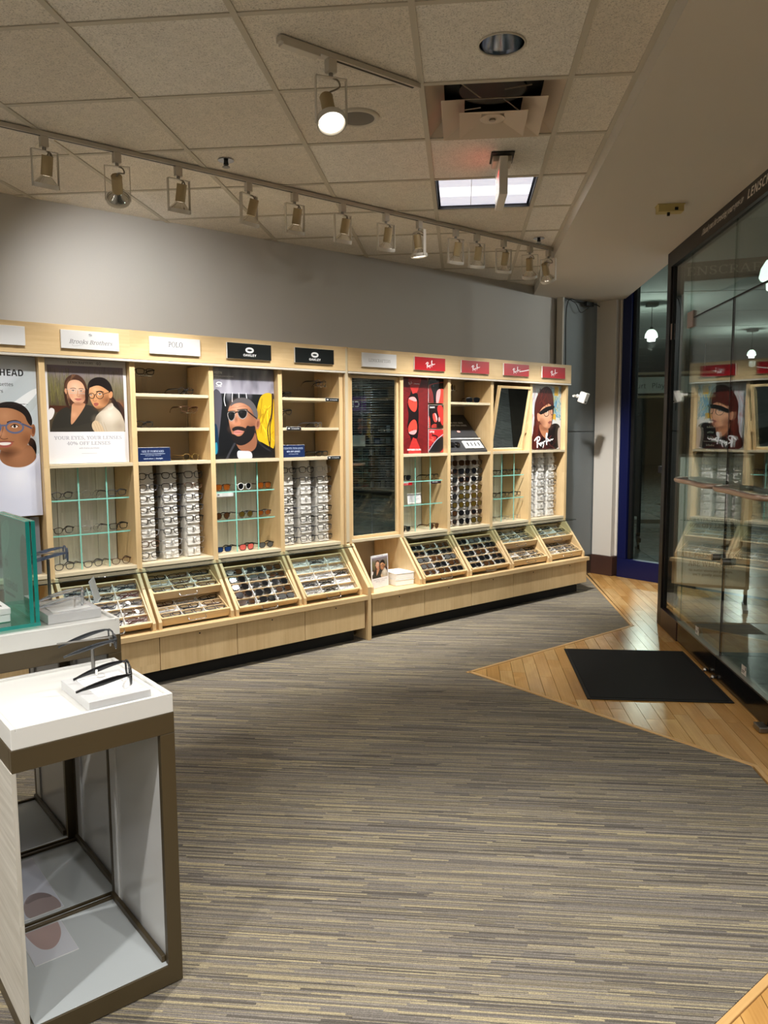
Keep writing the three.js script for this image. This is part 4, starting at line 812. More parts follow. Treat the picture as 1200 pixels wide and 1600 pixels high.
// ---- smiling man in a white tee
const texMan = canvasTex(820, 1480, (x, w, h) => {
  let g = x.createLinearGradient(0, 0, w, h * 0.6); g.addColorStop(0, '#e2e5ea'); g.addColorStop(0.45, '#d2d7dd'); g.addColorStop(0.5, '#bfc7cb'); g.addColorStop(1, '#c9d6de'); x.fillStyle = g; x.fillRect(0, 0, w, h);
  blob(x, [[380, 700], [830, 330], [840, 430], [520, 760]], '#bcc5c8'); blob(x, [[300, 660], [820, 250], [840, 340], [420, 700]], '#e9ecee');
  x.fillStyle = '#141416'; x.textAlign = 'right'; x.font = 'bold 84px sans-serif'; x.fillText('OVERHEAD', 712, 178); x.font = '46px serif'; x.fillText('bold silhouettes', 612, 272); x.fillText('for all wearers', 520, 334);
  x.save(); x.translate(319, 123); x.scale(0.68, 0.75);
  blob(x, [[560, 860], [640, 820], [700, 900], [690, 1060], [650, 1010]], '#17110f');
  // shirt
  blob(x, [[-500, 1900], [-460, 1300], [-200, 1180], [150, 1110], [420, 1060], [700, 1040], [830, 1090], [860, 1900]], '#dcdff0'); x.fillStyle = '#dcdff0'; x.fillRect(-480, 1500, 1300, 500); soft(x, 420, 1300, 320, '242,243,252', 0.9); soft(x, 700, 1250, 160, '196,200,222', 0.6);
  blob(x, [[190, 1060], [250, 930], [600, 900], [680, 1010], [690, 1100], [560, 1190], [380, 1200], [240, 1150]], '#9c6a4a'); soft(x, 460, 1060, 170, '176,122,88', 0.8); soft(x, 300, 1010, 120, '96,58,38', 0.6);
  line(x, [[170, 1090], [250, 1180], [400, 1225], [560, 1215], [700, 1120], [715, 1040]], 26, '#e6e8f6');
  // head
  blob(x, [[60, 760], [60, 560], [180, 430], [380, 400], [560, 470], [640, 600], [640, 780], [580, 930], [440, 1010], [280, 1010], [130, 930]], '#a9734f'); soft(x, 300, 560, 190, '200,146,108', 0.85); soft(x, 240, 800, 150, '190,132,98', 0.6); soft(x, 580, 850, 130, '110,66,42', 0.6); soft(x, 320, 1000, 130, '86,52,34', 0.7, 1.5, 0.6);
  blob(x, [[120, 480], [240, 400], [420, 380], [580, 440], [660, 580], [650, 700], [590, 640], [560, 540], [420, 470], [260, 460]], '#221c1a'); for (let i = 0; i < 7; i++) line(x, [[180 + i * 50, 450], [260 + i * 46, 405], [360 + i * 42, 420]], 4, '#3c3230');
  ell(x, 660, 740, 34, 78, '#a06a48', 0.1); ell(x, 664, 740, 18, 50, '#7e4e34', 0.1);
  eye(x, 160, 700, 42); eye(x, 420, 690, 48); line(x, [[330, 640], [420, 610], [500, 640]], 18, '#3a2620'); line(x, [[90, 650], [160, 625], [220, 650]], 16, '#3a2620');
  line(x, [[270, 690], [250, 790], [215, 830], [270, 850], [320, 838]], 10, 'rgba(90,54,36,.8)'); soft(x, 250, 780, 60, '206,150,116', 0.7);
  blob(x, [[150, 890], [240, 868], [350, 868], [400, 880], [340, 950], [220, 950]], '#a85a50'); blob(x, [[170, 894], [250, 882], [380, 886], [330, 920], [230, 922]], '#f4efe9'); line(x, [[150, 890], [240, 868], [320, 872], [402, 878]], 6, '#6c3a30');
  x.strokeStyle = '#5f6888'; x.lineWidth = 22; for (const [cx, rx] of [[150, 90], [420, 112]]) { x.beginPath(); x.ellipse(cx, 700, rx, 68, 0, 0, 7); x.stroke(); } line(x, [[240, 680], [310, 678]], 20, '#5f6888'); line(x, [[525, 660], [600, 690], [640, 710]], 20, '#4c5574'); x.restore();
});
// ---- bearded man in sunglasses
const texBeard = canvasTex(700, 960, (x, w, h) => {
  x.fillStyle = '#141417'; x.fillRect(0, 0, w, h);
  let g = x.createLinearGradient(0, 0, 0, 300); g.addColorStop(0, '#8b8894'); g.addColorStop(1, '#a4a1ae'); x.fillStyle = g; x.fillRect(0, 0, w, 270);
  for (let i = 0; i < 46; i++) soft(x, rr(0, 700), rr(0, 270), rr(40, 110), pick(['112,108,120', '190,188,198', '84,82,92', '160,156,168']), 0.5, rr(0.3, 0.7), rr(0.8, 1.8));
  blob(x, [[0, 200], [130, 260], [90, 600], [40, 900], [-30, 900]], '#4e4c56'); blob(x, [[0, 640], [50, 560], [70, 760], [60, 930], [0, 940]], '#14304a'); blob(x, [[10, 820], [50, 760], [55, 900], [10, 920]], '#2a8aa6');
  blob(x, [[560, 250], [720, 250], [720, 900], [540, 900], [470, 640], [500, 400]], '#cda61c'); for (let i = 0; i < 14; i++) line(x, [[rr(500, 700), rr(260, 800)], [rr(500, 700), rr(300, 800)], [rr(500, 700), rr(300, 850)]], rr(4, 14), pick(['rgba(150,116,10,.55)', 'rgba(240,208,60,.6)']));
  for (const dx of [0, 26]) line(x, [[690 - dx * 0.4, 260], [680, 480], [640 - dx, 620], [650 - dx, 760], [630 + dx, 900]], 12, '#3a2a1a');
  for (const px of [150, 230, 300, 380]) line(x, [[px, 262], [px + (px - 260) * 0.12 - 4, 330], [px, 400]], 8, '#d8d8dc');
  // jacket, neck
  blob(x, [[-20, 930], [120, 880], [240, 800], [500, 760], [620, 830], [720, 880], [720, 980], [-20, 980]], '#121214'); line(x, [[240, 800], [190, 880], [150, 960]], 22, '#34343a'); line(x, [[500, 770], [560, 840], [640, 880]], 20, '#26262a');
  blob(x, [[255, 700], [480, 640], [500, 830], [420, 900], [300, 880], [250, 800]], '#8a5a42'); blob(x, [[260, 870], [330, 880], [430, 880], [440, 980], [270, 980]], '#bdbbc4');
  // head
  blob(x, [[180, 560], [170, 440], [230, 350], [340, 310], [450, 350], [500, 460], [500, 600], [450, 730], [330, 800], [240, 760], [200, 660]], '#a87052'); soft(x, 280, 420, 120, '214,160,134', 0.9); soft(x, 440, 620, 110, '110,66,48', 0.7); soft(x, 250, 560, 70, '222,160,136', 0.6); soft(x, 470, 480, 90, '96,60,48', 0.7); soft(x, 210, 640, 60, '120,74,56', 0.6);
  blob(x, [[190, 420], [230, 340], [330, 300], [440, 330], [510, 440], [505, 560], [470, 520], [440, 420], [340, 360], [250, 370]], '#5b5658'); ell(x, 505, 590, 26, 60, '#a06a50', 0.15); ell(x, 506, 590, 13, 36, '#7a4a38', 0.15);
  blob(x, [[190, 690], [240, 700], [280, 730], [340, 700], [380, 600], [420, 620], [480, 600], [470, 700], [420, 780], [310, 830], [230, 790]], '#1c1718'); blob(x, [[210, 640], [260, 612], [340, 620], [385, 650], [370, 672], [280, 650], [225, 672]], '#241c1c');
  blob(x, [[222, 672], [270, 650], [320, 660], [350, 676], [290, 708], [240, 704]], '#bd7a70'); line(x, [[222, 674], [280, 678], [350, 678]], 4, '#6e3a34'); blob(x, [[235, 590], [262, 520], [300, 560], [318, 592], [280, 610]], '#b97c5e');
  for (const [cx, rx, cy] of [[212, 38, 500], [336, 50, 478]]) { blob(x, [[cx - rx - 8, cy - 40], [cx + rx + 8, cy - 46], [cx + rx + 4, cy + 20], [cx + rx * 0.4, cy + 62], [cx - rx * 0.5, cy + 62], [cx - rx - 6, cy + 18]], '#8f8a88'); blob(x, [[cx - rx, cy - 34], [cx + rx, cy - 40], [cx + rx - 4, cy + 18], [cx + rx * 0.3, cy + 52], [cx - rx * 0.4, cy + 52], [cx - rx + 2, cy + 14]], '#131214'); line(x, [[cx - rx - 6, cy - 36], [cx, cy - 46], [cx + rx + 6, cy - 44]], 9, '#2a2624'); soft(x, cx - rx * 0.3, cy - 14, 20, '70,70,76', 0.5); }
  line(x, [[252, 474], [268, 462], [286, 462]], 12, '#1c1a1a'); line(x, [[386, 446], [440, 490], [492, 528]], 14, '#2c2220'); line(x, [[206, 420], [250, 408], [290, 424]], 5, 'rgba(120,76,56,.5)'); line(x, [[290, 410], [340, 396], [380, 404]], 5, 'rgba(120,76,56,.5)'); soft(x, 262, 540, 26, '90,54,40', 0.5, 1, 1.6);
  x.fillStyle = '#f0f0f2'; x.font = 'bold 34px sans-serif'; x.fillText('HSTN', 36, 66); x.font = '17px sans-serif'; x.fillText('Prizm grey polarized lenses', 36, 96); x.fillText('collection', 36, 122);
  x.lineWidth = 10; x.strokeStyle = '#f0f0f2'; x.beginPath(); x.ellipse(88, 170, 28, 15, 0, 0, 7); x.stroke(); x.font = 'bold 17px sans-serif'; x.fillText('OAKLEY', 52, 204);
});
// ---- red sunglasses print
function contour(x, w, h) {
  x.fillStyle = '#190a0c'; x.fillRect(0, 0, w, h); x.lineWidth = 5;
  const cx = w * 0.47, cyA = h * 0.36, cyB = h * 0.64;
  for (let k = 34; k >= 0; k--) { const d = 14 + k * 13; x.strokeStyle = k % 1 === 0 ? '#b02a2c' : '#190a0c'; x.beginPath(); for (let i = 0; i <= 60; i++) { const t = i / 60 * h; const near = Math.exp(-(((t - cyA) / (h * 0.14)) ** 2)) + Math.exp(-(((t - cyB) / (h * 0.14)) ** 2)); const px = cx - 20 - near * w * 0.16 - d; i ? x.lineTo(px, t) : x.moveTo(px, t); } x.stroke(); x.beginPath(); for (let i = 0; i <= 60; i++) { const t = i / 60 * h; const near = Math.exp(-(((t - h / 2) / (h * 0.3)) ** 2)); const px = cx + 20 + near * w * 0.14 + d; i ? x.lineTo(px, t) : x.moveTo(px, t); } x.stroke(); }
  for (const [y0, y1] of [[0, 0.2], [0.8, 1]]) { blob(x, y0 ? [[w * 0.48, h * 0.76], [w * 0.52, h * 0.76], [w * 0.85, h * 1.05], [w * 0.2, h * 1.05]] : [[w * 0.2, -h * 0.05], [w * 0.85, -h * 0.05], [w * 0.56, h * 0.24], [w * 0.46, h * 0.24]], '#d63a36'); for (let i = 0; i < 14; i++) { const t = (y0 + (y1 - y0) * i / 14) * h; line(x, [[w * 0.22, t], [w * 0.5, t + 3], [w * 0.82, t]], 5, 'rgba(90,16,18,.75)'); } }
  for (const [cy, s] of [[cyA, 1], [cyB, -1]]) {
    blob(x, [[w * 0.25, cy - s * h * 0.02], [w * 0.27, cy - s * h * 0.105], [w * 0.45, cy - s * h * 0.15], [w * 0.66, cy - s * h * 0.175], [w * 0.66, cy + s * h * 0.14], [w * 0.52, cy + s * h * 0.13], [w * 0.34, cy + s * h * 0.07]], '#120a0c');
    blob(x, [[w * 0.27, cy - s * h * 0.03], [w * 0.31, cy - s * h * 0.10], [w * 0.5, cy - s * h * 0.115], [w * 0.61, cy - s * h * 0.06], [w * 0.60, cy + s * h * 0.05], [w * 0.52, cy + s * h * 0.10], [w * 0.36, cy + s * h * 0.06]], '#ec4436');
    blob(x, [[w * 0.29, cy - s * h * 0.075], [w * 0.33, cy - s * h * 0.10], [w * 0.5, cy - s * h * 0.115], [w * 0.6, cy - s * h * 0.07], [w * 0.58, cy - s * h * 0.04]], '#f29c9c'); soft(x, w * 0.44, cy - s * h * 0.045, 12, '40,10,12', 0.8);
  }
  blob(x, [[w * 0.5, h * 0.45], [w * 0.64, h * 0.42], [w * 0.64, h * 0.58], [w * 0.5, h * 0.55], [w * 0.56, h * 0.5]], '#120a0c');
}
function script(x, cx, cy, s, col, w = 1) { // the flowing two-word signature
  x.save(); x.translate(cx, cy); x.rotate(-0.22); x.scale(s, s);
  const L = (p, k = 1) => line(x, p, 7 * w * k, col);
  L([[-82, -22], [-62, -40], [-36, -44], [-22, -32], [-34, -12], [-62, -2]], 1.1); L([[-52, -36], [-58, 0], [-66, 40]], 1.2); L([[-62, -2], [-44, 14], [-26, 36]], 1.1);
  L([[-22, 12], [-36, 12], [-34, 26], [-20, 22], [-18, 12], [-14, 26]], 0.8); L([[-8, 10], [-6, 24], [6, 14], [10, 6], [4, 36], [-8, 54]], 0.8); L([[16, 10], [24, 9]], 1);
  L([[36, 40], [38, -6], [46, -44], [58, -56], [60, -40], [42, -12]], 1); L([[40, -10], [58, -8], [56, 12], [38, 22]], 1); L([[70, 6], [60, 10], [64, 20], [74, 12], [78, 20]], 0.75); L([[82, 18], [84, 8], [94, 8], [96, 18], [112, 10]], 0.75);
  x.restore();
}
const texRed = canvasTex(520, 1080, (x, w, h) => { contour(x, w, h); script(x, w * 0.36, h * 0.075, 0.42, '#fff'); x.fillStyle = '#fff'; x.font = 'bold 20px sans-serif'; x.fillText('| Discovery', w * 0.48, h * 0.085); x.font = 'bold 36px sans-serif'; x.textAlign = 'center'; x.fillText('WAYFARER COLORS', w * 0.5, h * 0.962, w * 0.5); });
const texRedA = canvasTex(300, 360, (x, w, h) => { x.fillStyle = '#140a0c'; x.fillRect(0, 0, w, h); for (let i = 0; i < 7; i++) line(x, [[w, 60 + i * 2 - i * 3], [60 - i * 8, 70 + i * 4], [30 - i * 10, 140], [80 - i * 14, 230], [90 - i * 14, h]], 8, i % 2 ? '#140a0c' : '#dd4a44'); blob(x, [[120, 380], [110, 220], [150, 120], [330, 100], [330, 400]], '#17171a'); blob(x, [[150, 380], [150, 220], [190, 160], [340, 140], [340, 400]], '#e8453c'); blob(x, [[150, 380], [150, 220], [190, 160], [260, 150], [200, 380]], '#eda2a2'); ell(x, 96, 110, 14, 22, '#44505c'); x.fillStyle = '#fff'; x.font = 'bold 20px sans-serif'; x.fillText('LENS COLORS', 20, 34); });
const texRedB = canvasTex(300, 330, (x, w, h) => { x.fillStyle = '#16090b'; x.fillRect(0, 0, w, h); blob(x, [[150, 0], [310, 0], [310, 330], [230, 230]], '#c93432'); for (let i = 0; i < 6; i++) line(x, [[0, 160 + i * 32], [30, 190 + i * 26], [20, 330]], 9, '#d9473c'); for (let i = 0; i < 5; i++) line(x, [[60, 300 + i * 14], [110, 270 + i * 14], [160, 280 + i * 14]], 7, '#d9473c'); blob(x, [[70, 140], [110, 110], [170, 150], [180, 240], [110, 250]], '#e9463c'); blob(x, [[110, 112], [150, 120], [185, 200], [160, 240], [140, 160]], '#e9a8a8'); ell(x, 215, 205, 18, 36, '#f0a0a0'); x.fillStyle = '#fff'; x.font = 'bold 34px sans-serif'; x.fillText('SHAPE', 20, 46); });
const texRedC = canvasTex(300, 330, (x, w, h) => { x.fillStyle = '#b72a2c'; x.fillRect(0, 0, w, h); for (let i = 0; i < 9; i++) line(x, [[rr(0, 140), 20 + i * 30], [rr(60, 200), 40 + i * 30], [rr(0, 180), 80 + i * 24]], 18, pick(['#1a0a0c', '#e2574a', '#7a1a1c'])); blob(x, [[0, 300], [120, 160], [310, 60], [310, 340], [0, 340]], '#18181b'); line(x, [[10, 300], [120, 170], [300, 70]], 12, '#b9b4c6'); x.fillStyle = '#fff'; x.font = 'bold 34px sans-serif'; x.fillText('STYLE', 20, 46); });
// ---- red-haired person
const texHair = canvasTex(600, 940, (x, w, h) => {
  x.fillStyle = '#cfd0cf'; x.fillRect(0, 0, w, h); for (let i = 0; i < 130; i++) { x.globalAlpha = 0.5; line(x, [[rr(360, 600), rr(0, 520)], [rr(380, 600), rr(0, 520)], [rr(380, 600), rr(0, 520)]], rr(5, 20), pick(['#5f9ec0', '#8fc0d4', '#2f6f98', '#c8d2d4', '#d8b44a', '#3f86ac'])); } for (let i = 0; i < 40; i++) line(x, [[rr(0, 110), rr(0, 900)], [rr(0, 110), rr(0, 900)], [rr(0, 110), rr(0, 900)]], rr(8, 26), pick(['#d9d6d2', '#b9cbd4', '#e3e0dc', '#c77a7a', '#b8c6ce'])); x.globalAlpha = 1; x.fillStyle = '#d2a83a'; x.fillRect(470, 20, 70, 130); x.fillRect(440, 420, 60, 80);
  blob(x, [[-10, 960], [80, 700], [120, 560], [90, 420], [110, 220], [220, 50], [340, 10], [430, 80], [460, 240], [460, 420], [420, 600], [420, 960]], '#43150f'); for (let i = 0; i < 36; i++) line(x, [[rr(150, 330), rr(30, 160)], [rr(100, 260), rr(200, 500)], [rr(60, 240), rr(600, 940)]], rr(3, 8), pick(['#5c1e14', '#2a0d0b', '#6e281a', '#4a1610']));
  blob(x, [[150, 960], [250, 760], [420, 560], [560, 560], [600, 650], [610, 960]], '#171012'); blob(x, [[530, 640], [610, 600], [610, 960], [560, 960]], '#b4a49a'); for (let i = 0; i < 12; i++) line(x, [[rr(240, 560), rr(740, 800)], [rr(240, 560), rr(820, 880)], [rr(240, 560), 940]], 10, pick(['#3a1614', '#6b3230', '#2a1010']));
  blob(x, [[190, 560], [300, 600], [380, 640], [330, 800], [250, 740], [190, 640]], '#b87b58');
  blob(x, [[170, 430], [210, 330], [330, 260], [420, 290], [440, 400], [432, 470], [420, 560], [390, 630], [330, 640], [230, 580], [180, 500]], '#d39a76'); soft(x, 330, 420, 110, '236,188,158', 0.7); soft(x, 220, 560, 100, '120,70,50', 0.75); soft(x, 400, 600, 70, '150,92,70', 0.5); soft(x, 300, 640, 80, '110,64,46', 0.6, 1.5, 0.5);
  blob(x, [[120, 360], [150, 180], [260, 60], [400, 90], [445, 250], [390, 250], [320, 290], [240, 330], [190, 400], [170, 520], [140, 460]], '#4e1a12'); for (let i = 0; i < 26; i++) line(x, [[rr(240, 340), rr(40, 90)], [rr(180, 340), rr(140, 220)], [rr(150, 380), rr(260, 330)]], rr(3, 7), pick(['#64221a', '#34100d', '#742c1e', '#481812']));
  ell(x, 175, 470, 24, 62, '#c98e6c', -0.15); eye(x, 325, 390, 30); line(x, [[400, 400], [428, 470], [405, 490]], 6, '#8a5238'); blob(x, [[352, 545], [392, 515], [428, 530], [410, 565], [370, 572]], '#9c5a4e'); line(x, [[352, 546], [400, 540], [428, 534]], 4, '#4a1e1a');
  blob(x, [[190, 390], [290, 330], [350, 310], [470, 290], [480, 330], [420, 360], [360, 370], [290, 410], [200, 440]], '#0d0b0c'); x.strokeStyle = '#1c1412'; x.lineWidth = 9; x.beginPath(); x.ellipse(322, 400, 50, 58, 0, 0, 7); x.stroke(); x.beginPath(); x.ellipse(425, 380, 26, 54, 0, 0, 7); x.stroke();
  script(x, 260, 815, 1.75, '#fff', 1.5);
});
// ---------------------------------------------------------------- hang them
function board(name, label, cat, tex, w, h, x, y, z, tilt = 0, d = 0.006, group) {
  const t = thing(name, label, cat, [x, y, z], 0, group); t.rotation.x = tilt;
  part('backing_board', rbx(w, h, d, 0.0015), M.card, t, [0, 0, 0]);
  part('printed_sheet', new THREE.PlaneGeometry(w - 0.002, h - 0.002), std({ map: tex, roughness: 0.32 }), t, [0, 0, d / 2 + 0.0006]);
  return t;
}
const ZP = -4.772, hb = Y.head - Y.mid - 0.012;
board('wall_poster', 'tall poster of a smiling man in blue glasses and white tee', 'poster', texMan, P1 - 0.04, 0.915, bay1(0) + P1 / 2, 1.075 + 0.4575, ZP);
board('wall_poster', 'poster of two women in glasses among grasses', 'poster', texWomen, P1 - 0.042, hb - 0.004, bay1(1) + P1 / 2, Y.mid + hb / 2, ZP);
board('wall_poster', 'poster of a bearded man in sunglasses before a yellow jacket', 'poster', texBeard, P1 - 0.042, hb - 0.004, bay1(3) + P1 / 2, Y.mid + hb / 2, ZP);
board('wall_poster', 'large red contour-line poster of upright sunglasses', 'poster', texRed, 0.305, hb - 0.004, bay2(1) + 0.02 + 0.155, Y.mid + hb / 2, ZP);
[[texRedA, 0.215, 0.412, 'top'], [texRedB, 0.2, 0.2035, 'middle'], [texRedC, 0.2, 0, 'bottom']].forEach(([tx, h, y, n]) => board('wall_poster', `small red detail print, ${n} of the three beside the red sunglasses poster`, 'poster', tx, 0.17, h - 0.006, bay2(1) + 0.332 + 0.088, Y.mid + 0.003 + y + h / 2, ZP));
board('wall_poster', 'poster of a red-haired person in black glasses with white script', 'poster', texHair, P2 - 0.05, hb - 0.012, bay2(4) + P2 / 2, Y.mid + hb / 2, ZP);
// name signs on the cabinet headers
const sign = (fn) => canvasTex(680, 210, fn);
const white = (x, w, h) => { x.fillStyle = '#dcdbda'; x.fillRect(0, 0, w, h); };
const oval = sign((x, w, h) => { x.fillStyle = '#0c0c0d'; x.fillRect(0, 0, w, h); x.strokeStyle = '#f2f2f2'; x.lineWidth = 26; x.beginPath(); x.ellipse(w / 2, h * 0.42, 52, 26, 0, 0, 7); x.stroke(); x.fillStyle = '#f2f2f2'; x.textAlign = 'center'; x.font = 'bold 44px sans-serif'; x.save(); x.translate(w / 2, h * 0.82); x.scale(1.25, 1); x.fillText('OAKLEY', 0, 0); x.restore(); });
const redSign = sign((x, w, h) => { x.fillStyle = '#b00f1c'; x.fillRect(0, 0, w, h); script(x, w / 2 - 10, h / 2 + 8, 1.05, '#fff', 1.25); });
const redFlick = sign((x, w, h) => { x.fillStyle = '#b00f1c'; x.fillRect(0, 0, w, h); script(x, w / 2 - 20, h / 2 + 8, 1.05, '#fff', 1.25); line(x, [[w * 0.62, h * 0.62], [w * 0.78, h * 0.55], [w, h * 0.42]], 16, '#fff'); });
const bb = sign((x, w, h) => { white(x, w, h); x.fillStyle = '#5e5c5a'; x.textAlign = 'center'; x.save(); x.translate(w / 2, h * 0.72); x.transform(1, 0, -0.35, 1, 0, 0); x.font = '66px serif'; x.fillText('Brooks Brothers', 0, 0); x.restore(); line(x, [[140, 150], [110, 175], [160, 180], [250, 160]], 2, '#8a8886'); line(x, [[w / 2, 22], [w / 2 - 4, 60]], 4, '#777'); ell(x, w / 2 - 12, 38, 10, 7, '#888'); ell(x, w / 2 + 10, 42, 10, 7, '#888'); line(x, [[w / 2 - 22, 54], [w / 2, 60], [w / 2 + 18, 54]], 3, '#777'); });
const polo = sign((x, w, h) => { white(x, w, h); x.fillStyle = '#4a4846'; x.textAlign = 'center'; x.font = '92px serif'; x.fillText('POLO', w / 2, h * 0.56, 200); x.font = '16px sans-serif'; x.fillStyle = '#b4b2b0'; x.fillText('RALPH LAUREN', w / 2, h * 0.72); x.fillRect(w / 2 - 30, h * 0.84, 60, 4); });
const lc = sign((x, w, h) => { white(x, w, h); x.fillStyle = '#8a8884'; x.textAlign = 'center'; x.font = '62px serif'; x.fillText('LENSCRAFTERS', w / 2, h * 0.62, 440); });
const blank = sign(white);
[[bay1(0), P1, blank, 'plain white name sign at the left picture edge'], [bay1(1), P1, bb, 'white name sign in slanted grey script over the two women poster'], [bay1(2), P1, polo, 'white name sign in tall serif capitals over the leftmost rack'], [bay1(3), P1, oval, 'black name sign with white oval over the bearded man poster'], [bay1(4), P1, oval, 'black name sign with white oval beside the cabinet partition'],
  [bay2(0), P2, lc, 'white name sign over the tall wall mirror'], [bay2(1), P2, redSign, 'red name sign in white script over the red sunglasses poster'], [bay2(2), P2, redSign, 'red name sign in white script over the sunglasses rack'], [bay2(3), P2, redFlick, 'red name sign with a white flourish over the tilted mirror'], [bay2(4), P2, redSign, 'red name sign in white script over the red-haired person poster']]
  .forEach(([x, p, tx, label]) => board('name_sign', label, 'sign', tx, 0.338, 0.106, x + p / 2 + 0.005, 2.097, ZF + 0.036, 0, 0.014, 'name signs along the cabinet headers'));
// navy placards and black shelf tags
const placard = canvasTex(400, 150, (x, w, h) => { x.fillStyle = '#14244c'; x.fillRect(0, 0, w, h); x.fillStyle = '#c6cfe2'; x.textAlign = 'center'; x.font = '30px serif'; x.fillText('SEE IT FORWARD', w / 2, 52); x.fillRect(60, 66, w - 120, 4); x.font = '15px sans-serif'; x.fillText('every pair helps others see', w / 2, 90); x.font = 'bold 18px sans-serif'; x.fillText('LensCrafters  |  OneSight', w / 2, 126); });
const placard2 = canvasTex(400, 170, (x, w, h) => { x.fillStyle = '#14244c'; x.fillRect(0, 0, w, h); x.fillStyle = '#c6cfe2'; x.textAlign = 'center'; x.font = '34px serif'; x.fillText('YOUR EYES, YOUR LENSES', w / 2, 58, 340); x.font = 'bold 30px sans-serif'; x.fillText('40% OFF LENSES', w / 2, 100); x.font = '18px sans-serif'; x.fillText('with frame purchase', w / 2, 130); });
board('placard', 'navy placard on the shelf above the leftmost rack', 'placard', placard, 0.235, 0.09, lx(2, 0.24), Y.mid + 0.0455, -4.755, -0.06);
board('placard', 'navy placard on the shelf right of the bearded man poster', 'placard', placard2, 0.195, 0.09, lx(4, 0.23), Y.mid + 0.0455, -4.755, -0.06);
const tagT = canvasTex(256, 48, (x, w, h) => { x.fillStyle = '#101012'; x.fillRect(0, 0, w, h); x.fillStyle = '#eee'; x.beginPath(); x.ellipse(40, 22, 20, 9, 0, 0, 7); x.fill(); x.font = 'bold 20px sans-serif'; x.fillText('Rx Compatible', 84, 31); });
[[lx(4, 0.84), 1.79, 'upper'], [lx(4, 0.20), 1.578, 'middle'], [lx(4, 0.86), 1.361, 'lower']].forEach(([x, y, n]) => board('shelf_tag', `${n} black shelf edge tag right of the bearded man poster`, 'tag', tagT, 0.125, 0.026, x, y, ZF + 0.004, 0, 0.004));
const tagR = canvasTex(256, 60, (x, w, h) => { x.fillStyle = '#b4161f'; x.fillRect(0, 0, w, h); x.fillStyle = '#fff'; x.font = 'bold 22px sans-serif'; x.textAlign = 'center'; x.fillText('WAYFARER', w / 2, 30); x.fillRect(80, 42, 96, 3); });
const tagK = canvasTex(256, 60, (x, w, h) => { x.fillStyle = '#2a1420'; x.fillRect(0, 0, w, h); x.fillStyle = '#eee'; x.font = 'bold 20px sans-serif'; x.textAlign = 'center'; x.fillText('NEW LENSES', w / 2, 38); x.fillStyle = '#b4161f'; x.fillRect(0, 0, 40, h); });
board('shelf_tag', 'red shelf edge tag below the red poster', 'tag', tagR, 0.15, 0.032, rx(1, 0.19), 1.126, -4.795, 0, 0.004);
board('shelf_tag', 'dark shelf edge tag below the small red prints', 'tag', tagK, 0.14, 0.03, rx(1, 0.82), 1.126, -4.795, 0, 0.004);
board('notice_card', 'white text card standing in the glass cubby below the red poster', 'card', canvasTex(256, 140, (x, w, h) => { white(x, w, h); x.fillStyle = '#99a'; for (let i = 0; i < 6; i++) x.fillRect(20, 24 + i * 17, 200 - (i % 3) * 40, 5); }), 0.15, 0.085, rx(1, 0.43), 0.9485 + 0.045, -4.83, -0.08, 0.004);
board('shelf_tag', 'white shelf edge card below the bearded man poster', 'tag', canvasTex(300, 70, (x, w, h) => { white(x, w, h); x.fillStyle = '#555'; x.beginPath(); x.ellipse(90, 36, 16, 8, 0, 0, 7); x.fill(); x.fillRect(24, 34, 40, 5); x.fillStyle = '#aaa'; x.fillRect(140, 22, 90, 4); x.fillRect(140, 36, 80, 4); x.fillRect(140, 50, 86, 4); }), 0.165, 0.04, lx(3, 0.19), 1.128, -4.795, 0, 0.004);
{ // slanted dark display with a shallow white slot, on the shelf over the sunglasses rack
  const t = thing('lens_demo_display', 'slanted dark demonstration display over the sunglasses rack', 'display', [rx(2, 0.49), Y.mid, -4.74]);
  const tx = canvasTex(480, 300, (x, w, h) => { x.fillStyle = '#3a3a3c'; x.fillRect(0, 0, w, h); blob(x, [[0, 110], [70, 80], [110, 210], [0, 230]], '#d8402e'); line(x, [[0, 180], [50, 140], [80, 170]], 10, '#f6c6be'); x.fillStyle = '#fff'; x.textAlign = 'center'; x.font = 'bold 30px sans-serif'; x.fillText('NEW RAY-BAN', w * 0.62, 120); x.fillText('PRESCRIPTION LENSES', w * 0.62, 158, 260); ell(x, w * 0.56, 236, 22, 14, '#e4a49a'); });
  const bodyG = extrude([[0, 0], [0, 0.012], [0.30, 0.33], [0.31, 0.33], [0.31, 0]], 0.46, 0.001); bodyG.rotateY(Math.PI / 2); bodyG.translate(-0.23, 0, 0);
  part('body', bodyG, std({ color: rgb(48, 48, 50), roughness: 0.5 }), t);
  const ang = Math.atan2(0.30, 0.318);
  const up = part('printed_face', new THREE.PlaneGeometry(0.455, 0.25), std({ map: tx, roughness: 0.4 }), t, [0, 0.012 + 0.318 * 0.69 + 0.0014, -0.30 * 0.69 + 0.0014], [-ang, 0, 0]); void up;
  part('divider_strip', rbx(0.46, 0.008, 0.012, 0.001), M.card, t, [0, 0.115, -0.088], [-ang, 0, 0]);
  part('white_slot', rbx(0.22, 0.085, 0.012, 0.002), M.card, t, [0.09, 0.064, -0.042], [-ang, 0, 0]);
  for (let i = 0; i < 4; i++) part('slot_pin', rbx(0.004, 0.04, 0.014, 0.001), M.black, t, [0.02 + i * 0.045, 0.068, -0.034], [-ang, 0, 0]);
  eyewear({ kind: 'way', frame: 'black', lens: 'dark', folded: true, pos: [rx(2, 0.49) - 0.14, Y.mid + 0.058, -4.755], rot: [-ang, 0, 0], label: 'black sunglasses lying on the slanted dark demonstration display' });
}
